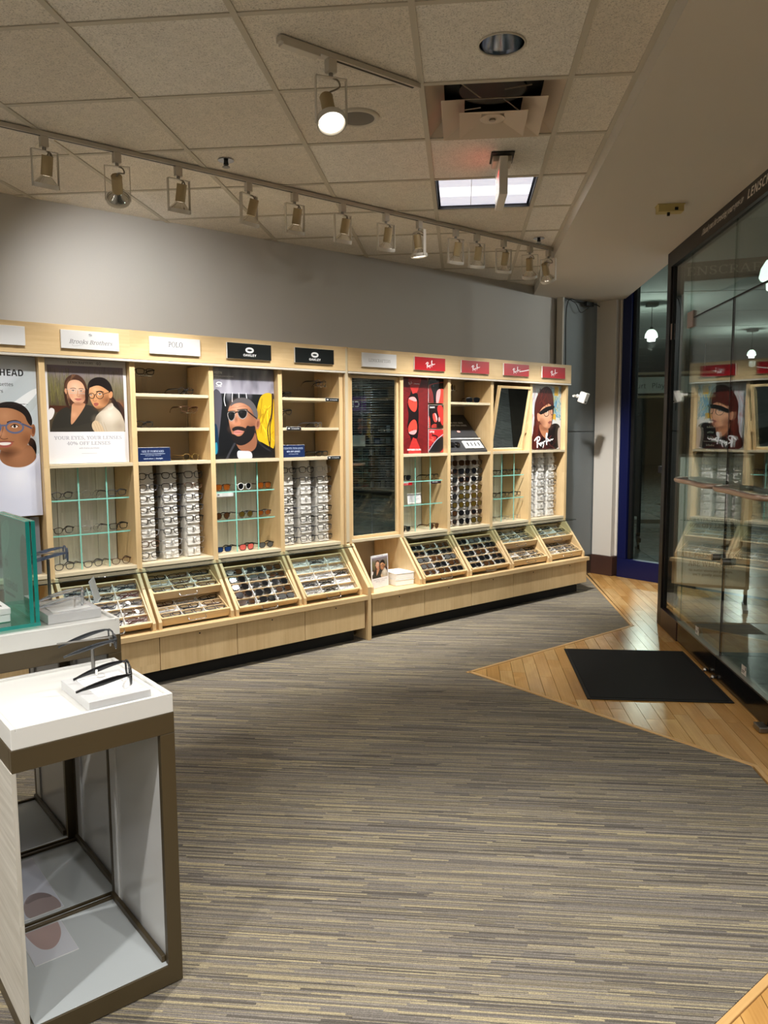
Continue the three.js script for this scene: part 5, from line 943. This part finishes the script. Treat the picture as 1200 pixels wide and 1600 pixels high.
// tall mirror
{
  const t = thing('wall_mirror', 'tall wall mirror in a maple frame below the white name sign', 'mirror', [bay2(0) + P2 / 2 + 0.004, 0, -4.755]);
  const w = P2 - 0.042, y0 = Y.low + 0.024, y1 = Y.head - 0.02, f = 0.022;
  part('mirror_glass', bx(w - f * 1.6, y1 - y0 - f * 1.6, 0.006), M.mirror, t, [0, (y0 + y1) / 2, 0]);
  for (const s of [-1, 1]) part('frame_stile', wbx(f, y1 - y0, 0.026, 'y'), M.maple, t, [s * (w - f) / 2, (y0 + y1) / 2, 0.002]);
  for (const y of [y0 + f / 2, y1 - f / 2]) part('frame_rail', wbx(w - 2 * f, f, 0.026, 'x'), M.maple, t, [0, y, 0.002]);
}
// tilted mirror
{
  const H = 0.59, w = 0.44, f = 0.02, t = thing('tilted_mirror', 'mirror in a maple frame leaning forward above the glass cubbies', 'mirror', [bay2(3) + P2 / 2 + 0.002, Y.mid + 0.004, -4.80]);
  t.rotation.x = 0.19;
  part('mirror_glass', bx(w - f * 1.6, H - f * 1.6, 0.006), M.mirror, t, [0, H / 2, 0]);
  for (const s of [-1, 1]) part('frame_stile', wbx(f, H, 0.028, 'y'), M.maple, t, [s * (w - f) / 2, H / 2, 0.002]);
  for (const y of [f / 2, H - f / 2]) part('frame_rail', wbx(w - 2 * f, f, 0.028, 'x'), M.maple, t, [0, y, 0.002]);
  part('side_knob', rbx(0.02, 0.1, 0.03, 0.006), M.maple, t, [w / 2 + 0.012, H * 0.36, 0.0]);
}
// card and white boxes on the open worktop
board('counter_card', 'small white card of two women on the worktop under the tall mirror', 'card', texWomen, 0.21, 0.255, 3.705, Y.top + 0.129, -4.60, -0.04, 0.005).rotation.y = 0.22;
[0, 1].forEach((k) => { const t = thing('white_carton', `${k ? 'upper' : 'lower'} white carton on the worktop under the tall mirror`, 'carton', [3.925, Y.top + 0.001 + k * 0.05, -4.64], -0.12); part('box', rbx(0.17, 0.047, 0.20, 0.002), M.card, t, [0, 0.0245, 0]); part('lid_rim', rbx(0.174, 0.006, 0.204, 0.002), M.card, t, [0, 0.046, 0]); if (k) { part('inlay', bx(0.05, 0.002, 0.08), M.deck, t, [0.02, 0.0495, 0.03]); part('inlay', bx(0.04, 0.002, 0.06), M.deck, t, [-0.04, 0.0495, -0.02]); } });
// black and silver counter display under the tall poster
board('counter_display', 'black and silver printed display under the smiling man poster', 'display', canvasTex(300, 640, (x, w, h) => { x.fillStyle = '#8c8e94'; x.fillRect(0, 0, w, h); x.fillStyle = '#101012'; x.fillRect(60, 0, 190, 330); soft(x, 150, 240, 60, '120,120,126', 0.8); x.fillStyle = '#4c4e54'; x.fillRect(60, 330, 200, 200); x.fillStyle = '#eee'; x.font = 'bold 34px sans-serif';  x.fillRect(100, 392, 110, 6); ell(x, 130, 470, 60, 60, '#17171a'); soft(x, 118, 450, 44, '250,250,252', 1); }), 0.30, 0.34, 1.13, Y.low + TH + 0.171, -4.80, -0.03);
// ================================================================ WHITE DISPLAY TABLES
function displayTable(label, z0, z1, top, x0 = 0.43, x1 = 0.842) {
  const w = x1 - x0, d = z0 - z1, t = thing('display_table', label, 'table', [(x0 + x1) / 2, 0, (z0 + z1) / 2], 0, 'white topped display tables in a row');
  const h = top - 0.05, b = 0.058;
  // top slab with a raised rim
  part('top_slab', rbx(w, 0.046, d, 0.002), M.slab, t, [0, top - 0.027, 0]);
  for (const s of [-1, 1]) { part('rim', rbx(0.012, 0.010, d, 0.002), M.slab, t, [s * (w / 2 - 0.006), top - 0.0015, 0]); part('rim', rbx(w - 0.024, 0.010, 0.012, 0.002), M.slab, t, [0, top - 0.0015, s * (d / 2 - 0.006)]); }
  // bronze frame: top band, bottom band, posts
  const fr = (n, a, bb, c, x, y, z, m = M.bronze) => part(n, rbx(a, bb, c, 0.002), m, t, [x, y, z]);
  for (const s of [-1, 1]) {
    fr('top_band', w + 0.004, b, 0.02, 0, h - b / 2, s * (d / 2 - 0.01)); fr('bottom_band', w + 0.004, b, 0.02, 0, b / 2 + 0.004, s * (d / 2 - 0.01));
    fr('top_band', 0.02, b, d - 0.04, s * (w / 2 - 0.008), h - b / 2, 0); fr('bottom_band', 0.02, b, d - 0.04, s * (w / 2 - 0.008), b / 2 + 0.004, 0);
  }
  fr('post', 0.042, h - 2 * b, 0.02, w / 2 - 0.019, h / 2, d / 2 - 0.01); fr('post', 0.042, h - 2 * b, 0.02, w / 2 - 0.019, h / 2, -d / 2 + 0.01, M.bronze);
  fr('inner_channel', 0.012, 0.02, d - 0.04, w / 2 - 0.045, b + 0.016, 0, M.bronze); fr('inner_channel', w - 0.06, 0.012, 0.012, -0.01, b + 0.008, -d / 2 + 0.026, M.bronze);
  // white streaked left cheek, frosted right cheek, glossy deck
  part('left_cheek', wbx(0.012, h - 2 * b + 0.004, d - 0.002, 'z', 0.001), M.sidePanel, t, [-w / 2 + 0.002, h / 2, 0]);
  part('right_cheek', rbx(0.008, h - 2 * b, d - 0.044, 0.001), M.frosted, t, [w / 2 - 0.030, h / 2, 0]);
  part('right_cheek_outer', rbx(0.006, h - 2 * b, d - 0.044, 0.001), M.sidePanel, t, [w / 2 - 0.010, h / 2, 0]);
  part('cheek_stile', rbx(0.006, h - 2 * b, 0.05, 0.001), M.frosted, t, [w / 2 - 0.037, h / 2, -d / 2 + 0.05]);
  part('deck', rbx(w - 0.03, 0.008, d - 0.01, 0.001), M.deck, t, [0.004, b + 0.002, 0]);
  for (const [sx, sz] of [[-1, -1], [-1, 1], [1, -1], [1, 1]]) part('foot', cyl(0.015, 0.015, 0.006, 12), M.black, t, [sx * (w / 2 - 0.04), 0.003, sz * (d / 2 - 0.04)]);
  return t;
}
const TT1 = 0.84, TT2 = 0.962;
displayTable('nearest white topped bronze display table with black glasses on it', -1.952, -2.392, TT1);
displayTable('taller white topped display table behind the nearest one', -2.404, -2.832, TT2, 0.43, 0.868);
displayTable('farthest low display table, seen only through the open tables', -2.846, -3.27, TT1);
{ // printed sheets lying on the decks
  const txA = canvasTex(260, 420, (x, w, h) => { x.fillStyle = '#cfd2de'; x.fillRect(0, 0, w, h); soft(x, 150, 150, 150, '176,182,196', 0.8); blob(x, [[40, 440], [50, 330], [110, 270], [200, 280], [256, 350], [250, 440]], '#a39290'); blob(x, [[60, 330], [110, 265], [200, 275], [250, 340], [160, 310]], '#837474'); });
  const txB = canvasTex(260, 200, (x, w, h) => { x.fillStyle = '#d6d8e0'; x.fillRect(0, 0, w, h); blob(x, [[20, -60], [240, -60], [240, 50], [190, 120], [120, 150], [50, 110]], '#b8a09c'); soft(x, 130, 40, 80, '196,170,164', 0.6); });
  [['pale printed sheet on the deck of the taller table', txA, 0.595, -2.60, 0.13, 0.36], ['pale printed sheet of a face inside the nearest table', txB, 0.57, -2.268, 0.12, 0.17]].forEach(([label, tx, x, z, w, d]) => {
    const t = thing('printed_sheet', label, 'print', [x, 0.0645, z]);
    part('paper', bx(w, 0.001, d), M.card, t, [0, 0.0006, 0]); part('print', new THREE.PlaneGeometry(w - 0.002, d - 0.002), std({ map: tx, roughness: 0.3 }), t, [0, 0.0018, 0], [-Math.PI / 2, 0, 0]);
  });
}
// ---- on the nearest table
{
  const t = thing('acrylic_tray', 'white acrylic riser under the black glasses on the nearest table', 'riser', [0.705, TT1 - 0.0038, -2.085]);
  part('slab', rbx(0.165, 0.026, 0.235, 0.002), M.acrylicWhite, t, [0, 0.0135, 0]); part('inlay', rbx(0.12, 0.003, 0.18, 0.001), M.card, t, [0.01, 0.027, 0]);
  eyewear({ kind: 'way', frame: 'black', fine: true, r: 0.0031, pos: [0.772, TT1 + 0.0258, -2.075], rot: [0, 1.32, 0], label: 'black open glasses lying on the nearest white table' });
  const tg = thing('price_tag', 'small white tag on the temple of the black glasses', 'tag', [0.70, TT1 + 0.046, -2.135], 1.2); part('label', rbx(0.014, 0.012, 0.006, 0.001), M.card, tg);
  stand(0.722, -2.228, TT1 - 0.0035, 0.105, 'smoke', 'rect', 'steel post stand on the nearest white table', 'smoky clear glasses perched on the post of the nearest table', 1.4);
}
function stand(x, z, y, h, frame, kind, label, glabel, turn) {
  const t = thing('post_stand', label, 'stand', [x, y, z], turn);
  part('foot', cyl(0.02, 0.022, 0.004, 20), M.steel, t, [0, 0.002, 0]); part('post', cyl(0.0055, 0.0055, h - 0.012, 14), M.steel, t, [0, h / 2, 0]);
  const f = part('fork', merge([tube([V(-0.012, 0.02, 0), V(-0.006, 0.006, 0), V(0, -0.004, 0), V(0.006, 0.006, 0), V(0.012, 0.02, 0)], 0.0025, 12, 6), cyl(0.0026, 0.0026, 0.15, 8).rotateX(Math.PI / 2).translate(0, 0.021, -0.07)]), M.steel, t, [0, h - 0.006, 0.07 - 0.02]); void f;
  const q = V(0, h - 0.012, 0.06).applyAxisAngle(V(0, 1, 0), turn);
  eyewear({ kind, frame, fine: true, r: 0.0026, pos: [x + q.x, y + q.y, z + q.z], rot: [0, turn, 0], label: glabel });
}
// ---- on the second table
{
  const t = thing('acrylic_tray', 'white acrylic riser under the clear glasses on the taller table', 'riser', [0.755, TT2 - 0.0038, -2.60]);
  part('slab', rbx(0.165, 0.03, 0.24, 0.002), M.acrylicWhite, t, [0, 0.0155, 0]); part('inlay', rbx(0.12, 0.003, 0.18, 0.001), M.card, t, [0.0, 0.031, 0]);
  eyewear({ kind: 'way', frame: 'clear', fine: true, r: 0.0028, pos: [0.815, TT2 + 0.030, -2.585], rot: [0, 1.25, 0], label: 'clear open glasses lying on the taller white table' });
  const c = thing('frosted_card', 'small frosted card leaning on the taller white table', 'card', [0.858, TT2 + 0.029, -2.60], 1.1); part('sheet', rbx(0.10, 0.075, 0.003, 0.001), M.frostCard, c, [0, 0.036, 0], [-0.25, 0, 0]); part('foot', rbx(0.09, 0.003, 0.02, 0.001), M.frostCard, c, [0, 0.0, 0.006]);
  stand(0.755, -2.748, TT2 - 0.0035, 0.17, 'blueClear', 'round', 'steel post stand on the taller white table', 'clear blue glasses perched on the post of the taller table', 1.4);
}
{ // thick glass picture block
  const t = thing('glass_picture_block', 'thick green-edged glass picture holder on the taller white table', 'picture holder', [0.60, TT2 + 0.0036, -2.645]);
  const h = 0.31, d = 0.37;
  for (const x of [0.021, 0.0375]) { const g = part('glass_plate', bx(0.011, h, d), M.blockGlass, t, [x, h / 2 + 0.012, 0]); part('polished_edge', bx(0.0112, h, 0.002), M.blockEdge, g, [0, 0, d / 2 + 0.001]); part('polished_edge', bx(0.0112, 0.002, d), M.blockEdgeLight, g, [0, h / 2 + 0.001, 0]); }
  const tx = canvasTex(420, 360, (x, w, hh) => { x.fillStyle = '#8fa19c'; x.fillRect(0, 0, w, hh); blob(x, [[0, 40], [140, 0], [120, 120], [0, 200]], '#b4c2be'); x.save(); x.translate(250, 40); x.scale(1, 0.8); blob(x, [[30, 60], [60, 10], [110, 20], [130, 90], [120, 170], [140, 320], [100, 390], [40, 380], [40, 230], [20, 150]], '#6a4a36'); ell(x, 60, 100, 12, 6, '#2a1810'); ell(x, 100, 100, 12, 6, '#2a1810'); ell(x, 80, 170, 22, 7, '#8a5448'); x.restore(); x.fillStyle = '#16201e'; x.font = 'bold 42px sans-serif'; x.fillText('OVERHEAD', 20, 290, 190); x.fillRect(20, 310, 150, 10); x.strokeStyle = '#22302c'; x.lineWidth = 5; x.beginPath(); x.ellipse(60, 190, 16, 12, 0, 0, 7); x.stroke(); });
  part('picture', new THREE.PlaneGeometry(d - 0.01, h - 0.01), std({ map: tx, roughness: 0.4, side: THREE.DoubleSide }), t, [0.0291, h / 2 + 0.012, 0], [0, -Math.PI / 2, 0]);
  { const g = part('glass_base', bx(0.17, 0.011, d), M.blockGlass, t, [-0.04, 0.006, 0]); part('polished_edge', bx(0.17, 0.0112, 0.002), M.blockEdge, g, [0, 0, d / 2 + 0.001]); }
  const b = thing('white_carton', 'white picture-topped carton on the glass picture holder base', 'carton', [0.525, TT2 + 0.0162, -2.60]); part('box', rbx(0.10, 0.022, 0.16, 0.002), M.card, b, [0, 0.0115, 0]); part('lid', rbx(0.103, 0.02, 0.163, 0.002), M.card, b, [0, 0.033, 0]); part('printed_top', bx(0.07, 0.001, 0.11), std({ color: rgb(96, 74, 66), roughness: 0.4 }), b, [0, 0.0435, -0.01]);
}
// ================================================================ LIGHTS AND CEILING FITTINGS
const warm = rgb(255, 253, 249);
const bulbOn = std({ color: 0xffffff, roughness: 0.3, emissive: rgb(255, 246, 230), emissiveIntensity: 2.2 });
const reflector = std({ color: rgb(225, 222, 214), roughness: 0.16, metalness: 0.85 });
const coneG = new THREE.LatheGeometry([[0.021, 0.0], [0.025, -0.006], [0.040, -0.022], [0.049, -0.034], [0.048, -0.035], [0.038, -0.023], [0.020, -0.006]].map((p) => new THREE.Vector2(...p)), 24);
const ringG = new THREE.LatheGeometry([[0.048, -0.031], [0.0525, -0.031], [0.0525, -0.050], [0.047, -0.050], [0.047, -0.036]].map((p) => new THREE.Vector2(...p)), 28);
const sockG = merge([cyl(0.0235, 0.0235, 0.078, 20).translate(0, 0.040, 0), new THREE.TorusGeometry(0.0215, 0.003, 6, 20).rotateX(Math.PI / 2).translate(0, 0.079, 0)]);
const faceG = cyl(0.044, 0.044, 0.004, 24).translate(0, -0.042, 0);
function trackHead(x, y, z, target, label, I, o = {}) {
  const t = thing('track_spotlight', label, 'spotlight', [x, y, z], 0, 'track spotlights'); t.scale.setScalar(1.1);
  const ax = Math.atan2(target[0] - x, target[2] - z);
  part('track_adapter', rbx(0.034, 0.045, 0.03, 0.003), M.whiteMetal, t, [0, -0.0225, 0]);
  part('swivel', cyl(0.008, 0.008, 0.016, 10), M.steel, t, [0, -0.052, 0]);
  // U-shaped yoke turned across the aim
  const yk = part('yoke', merge([rbx(0.112, 0.0035, 0.020, 0.001).translate(0, -0.060, 0), rbx(0.0035, 0.155, 0.020, 0.001).translate(-0.055, -0.137, 0), rbx(0.0035, 0.155, 0.020, 0.001).translate(0.055, -0.137, 0)]), M.whiteMetal, t, null, [0, ax, 0]); void yk;
  const piv = V(0, -0.205, 0), dir = V(...target).sub(V(x, y, z)).normalize(), q = new THREE.Quaternion().setFromUnitVectors(V(0, -1, 0), dir);
  const put = (n, g, m) => { const p = part(n, g, m, t); p.quaternion.copy(q); p.position.copy(V(0, 0.041, 0).applyQuaternion(q).add(piv)); return p; };
  put('lamp_socket', sockG, M.beige); put('reflector', coneG, reflector); put('rim', ringG, M.whiteMetal); put('bulb_face', faceG, bulbOn);
  const top = V(0, 0.041 + 0.082, 0).applyQuaternion(q).add(piv);
  part('cord', tube([V(0.004, -0.058, 0), V(0.022, -0.068, 0.012), V(0.028, -0.085, 0.014), top.clone().add(V(0.006, 0.012, 0)), top], 0.0032, 18, 6), M.cordGrey, t);
  if (I > 0) {
    const l = new THREE.SpotLight(o.color ?? warm, I, 0, o.angle ?? 0.55, o.pen ?? 0.7, 2);
    const p = V(0, 0.041 - 0.052, 0).applyQuaternion(q).add(piv); l.position.copy(p); l.castShadow = true; l.shadow.radius = 2; l.shadow.mapSize.set(512, 512);
    const tg = new THREE.Object3D(); tg.name = 'aim'; tg.position.set(target[0] - x, target[1] - y, target[2] - z).divideScalar(1.1); t.add(tg); l.target = tg; t.add(l);
  }
  return t;
}
// long track parallel to the displays
{
  const t = thing('light_track', 'long white lighting track across the ceiling above the displays', 'track', [0, CEIL - 0.001, -3.985]);
  const L = 7.0; part('rail', rbx(L, 0.022, 0.034, 0.002), M.whiteMetal, t, [1.5, -0.011, 0]); part('slot', bx(L - 0.02, 0.002, 0.008), M.black, t, [1.5, -0.0225, 0.006]); part('end_cap', rbx(0.03, 0.028, 0.038, 0.003), M.whiteMetal, t, [5.012, -0.013, 0]);
  for (const x of [1.3, 3.2, 4.6]) part('ceiling_clip', rbx(0.05, 0.006, 0.03, 0.002), M.black, t, [x, -0.001, -0.024]);
}
const headX = [1.173, 1.522, 1.851, 2.273, 2.581, 2.931, 3.28, 3.57, 3.912, 4.123, 4.408, 4.705, 4.926];
const aims = [[1.15, 0.6], [1.85, 2.34], [1.85, 0.6], [2.05, 0.7], [2.65, 0.55], [2.95, 0.55], [3.45, 0.5], [3.95, 0.0, -3.95], [4.1, 0.5], [4.45, 0.5], [4.75, 0.5], [5.7, 0.5], [6.75, 0.35, -4.55]];
const HI = [6, 4.6, 7, 8, 8, 7.5, 8, 7, 8, 8, 8.5, 9.5, 20];
const ordinal = ['first', 'second', 'third', 'fourth', 'fifth', 'sixth', 'seventh', 'eighth', 'ninth', 'tenth', 'eleventh', 'twelfth', 'last'];
headX.forEach((x, i) => trackHead(x, CEIL - 0.023, -3.985, [aims[i][0], aims[i][1], aims[i][2] ?? -4.76], `beige and white track spotlight, ${ordinal[i]} from the left on the long track`, HI[i], { angle: aims[i][2] ? (i === 12 ? 0.55 : 0.42) : aims[i][1] > 1 ? 0.82 : 0.63, pen: aims[i][2] ? (i === 12 ? 0.5 : 0.3) : aims[i][1] > 1 ? 1 : 0.95 }));
// left of the frame the same track goes on
[[0.4, [0.5, 0.9]], [-0.5, [-0.4, 0.9]]].forEach(([x, a], i) => trackHead(x, CEIL - 0.023, -3.985, [a[0], a[1], -4.76], `track spotlight beyond the left picture edge, ${i ? 'farther' : 'nearer'} one`, 3.5, { angle: 0.68, pen: 1 }));
// short track with a single lit head
{
  const t = thing('short_light_track', 'short white lighting track carrying one lit spotlight', 'track', [1.905, CEIL - 0.001, -2.51], -0.03);
  part('rail', rbx(0.66, 0.022, 0.036, 0.002), M.whiteMetal, t, [0, -0.011, 0]); part('slot', bx(0.40, 0.002, 0.01), M.black, t, [0.1, -0.0225, 0.004]); part('feed_box', rbx(0.16, 0.012, 0.036, 0.002), M.whiteMetal, t, [-0.24, -0.026, 0]); part('junction', cyl(0.02, 0.02, 0.016, 10), M.black, t, [-0.29, 0.0, -0.03]);
  trackHead(1.80, CEIL - 0.023, -2.512, [1.25, 0, -0.9], 'brightly lit track spotlight facing the camera from the short track', 20, { angle: 0.75, pen: 0.85 });
}
// fill spotlights added out of view, behind and beside the camera
[[[-0.9, -1.2], [-0.2, 0, -1.2]], [[0.9, 0.4], [0.9, 0, -0.7]], [[-1.2, 1.2], [-0.6, 0, 0.6]], [[-1.6, -2.8], [-0.8, 0, -2.8]], [[1.4, 0.55], [2.3, 0, -0.9]]].forEach(([p, tg], i) => trackHead(p[0], CEIL - 0.003, p[1], tg, ['added unseen fill spotlight left of the camera', 'added unseen fill spotlight just behind the camera', 'added unseen fill spotlight far behind the camera', 'added unseen fill spotlight left of the display tables', 'added unseen fill spotlight behind the camera near the glass front'][i], [14, 11, 14, 16, 11][i], { angle: 0.95, pen: 0.9 }));
// lit light panels in the grid: one in view, the others unseen, added to brighten the ceiling
function troffer(a, b, I, label) {
  const w = TS - 0.03;
  const t = thing('recessed_troffer', label, 'light', G(a, b, CEIL).toArray(), Q45, 'square ceiling light panels');
  const lam = std({ color: 0xffffff, emissive: rgb(214, 218, 236), emissiveIntensity: 0.85, roughness: 0.5 }), lam2 = std({ color: 0xffffff, emissive: rgb(244, 246, 255), emissiveIntensity: 1.15, roughness: 0.5 });
  part('housing', bx(w, 0.01, w), M.black, t, [0, 0.09, 0]);
  for (const s of [-1, 1]) { part('housing_side', bx(0.008, 0.09, w), M.black, t, [s * w / 2, 0.045, 0]); part('housing_side', bx(w, 0.09, 0.008), M.black, t, [0, 0.045, s * w / 2]); }
  for (let i = 0; i < 3; i++) part('lamp_lens', rbx(w / 3 - 0.004, 0.006, w - 0.035, 0.001), i === 1 ? lam2 : lam, t, [(i - 1) * (w / 3 - 0.006), 0.022, 0]);
  part('lens_joint', bx(w - 0.04, 0.003, 0.003), M.tbar, t, [0, 0.018, -w * 0.14]);
  const l = new THREE.RectAreaLight(rgb(255, 250, 243), I, w - 0.06, w - 0.06); l.position.set(0, 0.014, 0); l.rotation.set(-Math.PI / 2, 0, 0); t.add(l);
}
const cell = (i, j) => [A0 + (i + 0.5) * TS, B0 + (j + 0.5) * TS];
troffer(...cell(3, 0), 4, 'square recessed fluorescent light panel glowing in the ceiling');
ADDED_FILL_PANELS.forEach(([i, j], k) => troffer(...cell(i, j), 14, ['square ceiling light panel left of the camera', 'square ceiling light panel behind the camera', 'square ceiling light panel beside the left wall', 'square ceiling light panel far behind the camera'][k]));
// air diffuser: nested square cones
{
  const a = A0 + 1.5 * TS, b = B0 + 0.5 * TS;
  const t = thing('air_diffuser', 'square nested ceiling air diffuser beside the red exit sign', 'vent', G(a, b, CEIL).toArray(), Q45);
  const cream = std({ color: rgb(206, 190, 172), roughness: 0.5 });
  const frus = (r0, y0, r1, y1, th = 0.003) => { const g = new THREE.LatheGeometry([[r0, y0], [r1, y1], [r1 + th, y1], [r0 + th, y0 + th]].map((p) => new THREE.Vector2(p[0] * Math.SQRT2, p[1])), 4); g.rotateY(Math.PI / 4); return g.toNonIndexed(); };
  const flat = (g) => { g.computeVertexNormals(); return g; };
  part('plenum', bx(0.56, 0.01, 0.56), M.black, t, [0, 0.16, 0]); part('duct', cyl(0.15, 0.15, 0.06, 24), M.black, t, [0, 0.12, 0]);
  part('outer_cone', flat(frus(0.215, 0.07, 0.298, 0.0)), cream, t); part('middle_cone', flat(frus(0.125, 0.004, 0.222, -0.036)), cream, t); part('inner_cone', flat(frus(0.05, -0.030, 0.145, -0.058)), cream, t);
  part('centre_plate', cyl(0.056, 0.056, 0.006, 24), cream, t, [0, -0.031, 0]); part('screw', cyl(0.014, 0.014, 0.012, 12), M.steel, t, [0, -0.036, 0]);
  for (let i = 0; i < 4; i++) part('stay', bx(0.004, 0.004, 0.16), cream, t, [Math.sin(i * Math.PI / 2 + Q45) * 0.15, 0.055, Math.cos(i * Math.PI / 2 + Q45) * 0.15], [0.3, i * Math.PI / 2 + Q45, 0]);
}
// exit sign, seen edge-on
{
  const tx = canvasTex(256, 160, (x, w, h) => { x.fillStyle = '#000'; x.fillRect(0, 0, w, h); x.fillStyle = '#ff2418'; x.font = 'bold 104px sans-serif'; x.textAlign = 'center'; x.fillText('EXIT', w / 2, 118); });
  const cx = canvasTex(256, 160, (x, w, h) => { x.fillStyle = '#d8d0c4'; x.fillRect(0, 0, w, h); x.fillStyle = '#ff3a2a'; x.font = 'bold 104px sans-serif'; x.textAlign = 'center'; x.fillText('EXIT', w / 2, 118); });
  const t = thing('exit_sign', 'white exit sign with red glowing letters hanging edge-on from the ceiling', 'exit sign', G(4.27, 0.20, CEIL).toArray(), Q45 + 0.03);
  part('mounting_plate', rbx(0.17, 0.008, 0.12, 0.002), M.black, t, [-0.02, -0.002, 0]); part('canopy', rbx(0.12, 0.03, 0.10, 0.004), M.whiteMetal, t, [0, -0.019, 0]);
  part('case', rbx(0.30, 0.19, 0.042, 0.004), M.whitePaint, t, [0.0, -0.13, 0]);
  part('exit_sign_face', new THREE.PlaneGeometry(0.28, 0.17), std({ map: cx, emissive: 0xffffff, emissiveMap: tx, emissiveIntensity: 1.5, roughness: 0.4 }), t, [0, -0.13, -0.0216], [0, Math.PI, 0]);
  const l = new THREE.RectAreaLight(rgb(255, 40, 28), 1.6, 0.24, 0.10); l.position.set(0, -0.13, -0.026); l.rotation.set(0, 0, 0); t.add(l);
}
// round downlight
{
  const t = thing('recessed_downlight', 'round recessed downlight with a mirrored cone in the ceiling', 'light', G(3.059, 0.14, CEIL).toArray());
  const g = new THREE.LatheGeometry([[0.083, 0.004], [0.083, 0.02], [0.068, 0.09], [0.055, 0.13], [0.0005, 0.13]].map((p) => new THREE.Vector2(...p)), 32);
  part('reflector_cone', g, std({ color: rgb(200, 206, 216), roughness: 0.12, metalness: 1, side: THREE.DoubleSide }), t);
  part('trim_ring', new THREE.TorusGeometry(0.087, 0.004, 8, 36).rotateX(Math.PI / 2), M.whiteMetal, t, [0, 0.0015, 0]); part('lamp', cyl(0.04, 0.04, 0.006, 20), std({ color: rgb(240, 240, 240), roughness: 0.4 }), t, [0, 0.122, 0]);
}
{ // ceiling loudspeaker
  const t = thing('ceiling_speaker', 'round grey ceiling loudspeaker with a white rim', 'speaker', G(3.655, -0.484, CEIL).toArray());
  part('rim', new THREE.LatheGeometry([[0.078, 0.003], [0.078, -0.005], [0.086, -0.009], [0.100, -0.006], [0.104, 0.003]].map((p) => new THREE.Vector2(...p)), 36), M.whiteMetal, t);
  part('grille', new THREE.SphereGeometry(0.4, 32, 6, 0, Math.PI * 2, Math.PI - 0.2, 0.2).translate(0, 0.387, 0), std({ color: rgb(120, 116, 110), roughness: 0.7 }), t);
}
function sprinkler(p, label) { const t = thing('sprinkler', label, 'sprinkler', p.toArray(), 0, 'ceiling sprinklers'); part('escutcheon', cyl(0.036, 0.042, 0.008, 24), M.chrome, t, [0, 0.0, 0]); part('body', cyl(0.011, 0.014, 0.022, 12), M.black, t, [0, -0.013, 0]); part('deflector', cyl(0.020, 0.020, 0.003, 12), M.steel, t, [0, -0.036, 0]); for (const s of [-1, 1]) part('arm', rbx(0.003, 0.016, 0.004, 0.001), M.steel, t, [s * 0.009, -0.029, 0]); }
sprinkler(G(4.122, -1.245, CEIL), 'small chrome sprinkler in the ceiling above the long track');
sprinkler(G(6.004, 0.562, CEIL), 'small chrome sprinkler in the ceiling near the track end');
{ // beige detector box on the soffit
  const t = thing('detector_box', 'beige detector box on the soffit by the glass front', 'detector', G(4.956, 1.258 * 1.35 / 1.37, SOF).toArray(), Q45);
  const be = std({ color: rgb(196, 180, 120), roughness: 0.5 });
  part('case', rbx(0.07, 0.045, 0.15, 0.004), be, t, [0, -0.0225, 0]); part('sensor_eye', rbx(0.02, 0.018, 0.02, 0.002), M.black, t, [-0.03, -0.03, 0.03]); part('plug', rbx(0.016, 0.02, 0.016, 0.002), M.black, t, [-0.01, -0.055, -0.01]); part('base_plate', rbx(0.08, 0.006, 0.16, 0.002), be, t, [0, -0.003, 0]);
}
{ // white people counter on the cabinet side
  const t = thing('wall_sensor', 'white sensor box on an arm at the end of the right cabinet', 'sensor', [6.168, 1.875, -4.66]);
  part('arm', cyl(0.012, 0.012, 0.06, 12), M.whitePaint, t, [0.03, 0.012, 0], [0, 0, Math.PI / 2]); part('joint', new THREE.SphereGeometry(0.02, 14, 10), M.whitePaint, t, [0.055, 0.01, 0.01]);
  const c = part('case', rbx(0.085, 0.105, 0.07, 0.008, 2), M.whitePaint, t, [0.10, -0.005, 0.045], [0.35, 0.25, -0.15]); part('sensor_window', rbx(0.03, 0.014, 0.004, 0.001), M.black, c, [0.004, -0.035, 0.035]);
}
{ // loose black cable in the corner
  const t = thing('black_cable', 'black cable bundle along the top of the grey corner panels', 'cable', [6.47, 0, -4.99]);
  part('cable', tube([V(0, 1.75, 0.01), V(-0.005, 2.3, 0.0), V(0.0, 2.80, 0.0), V(0.04, 2.875, 0.0), V(0.2, 2.87, 0.0), V(0.5, 2.86, 0.01), V(0.56, 2.85, 0.0)], 0.005, 60, 6), M.black, t);
  part('cable_loop', tube([V(0.05, 2.87, 0.01), V(0.12, 2.84, 0.02), V(0.2, 2.76, 0.02), V(0.3, 2.80, 0.02), V(0.36, 2.84, 0.02)], 0.004, 30, 6), M.black, t); part('connector', rbx(0.12, 0.045, 0.04, 0.006), M.black, t, [0.34, 2.855, 0.02]);
}
renderer.render(scene, camera);
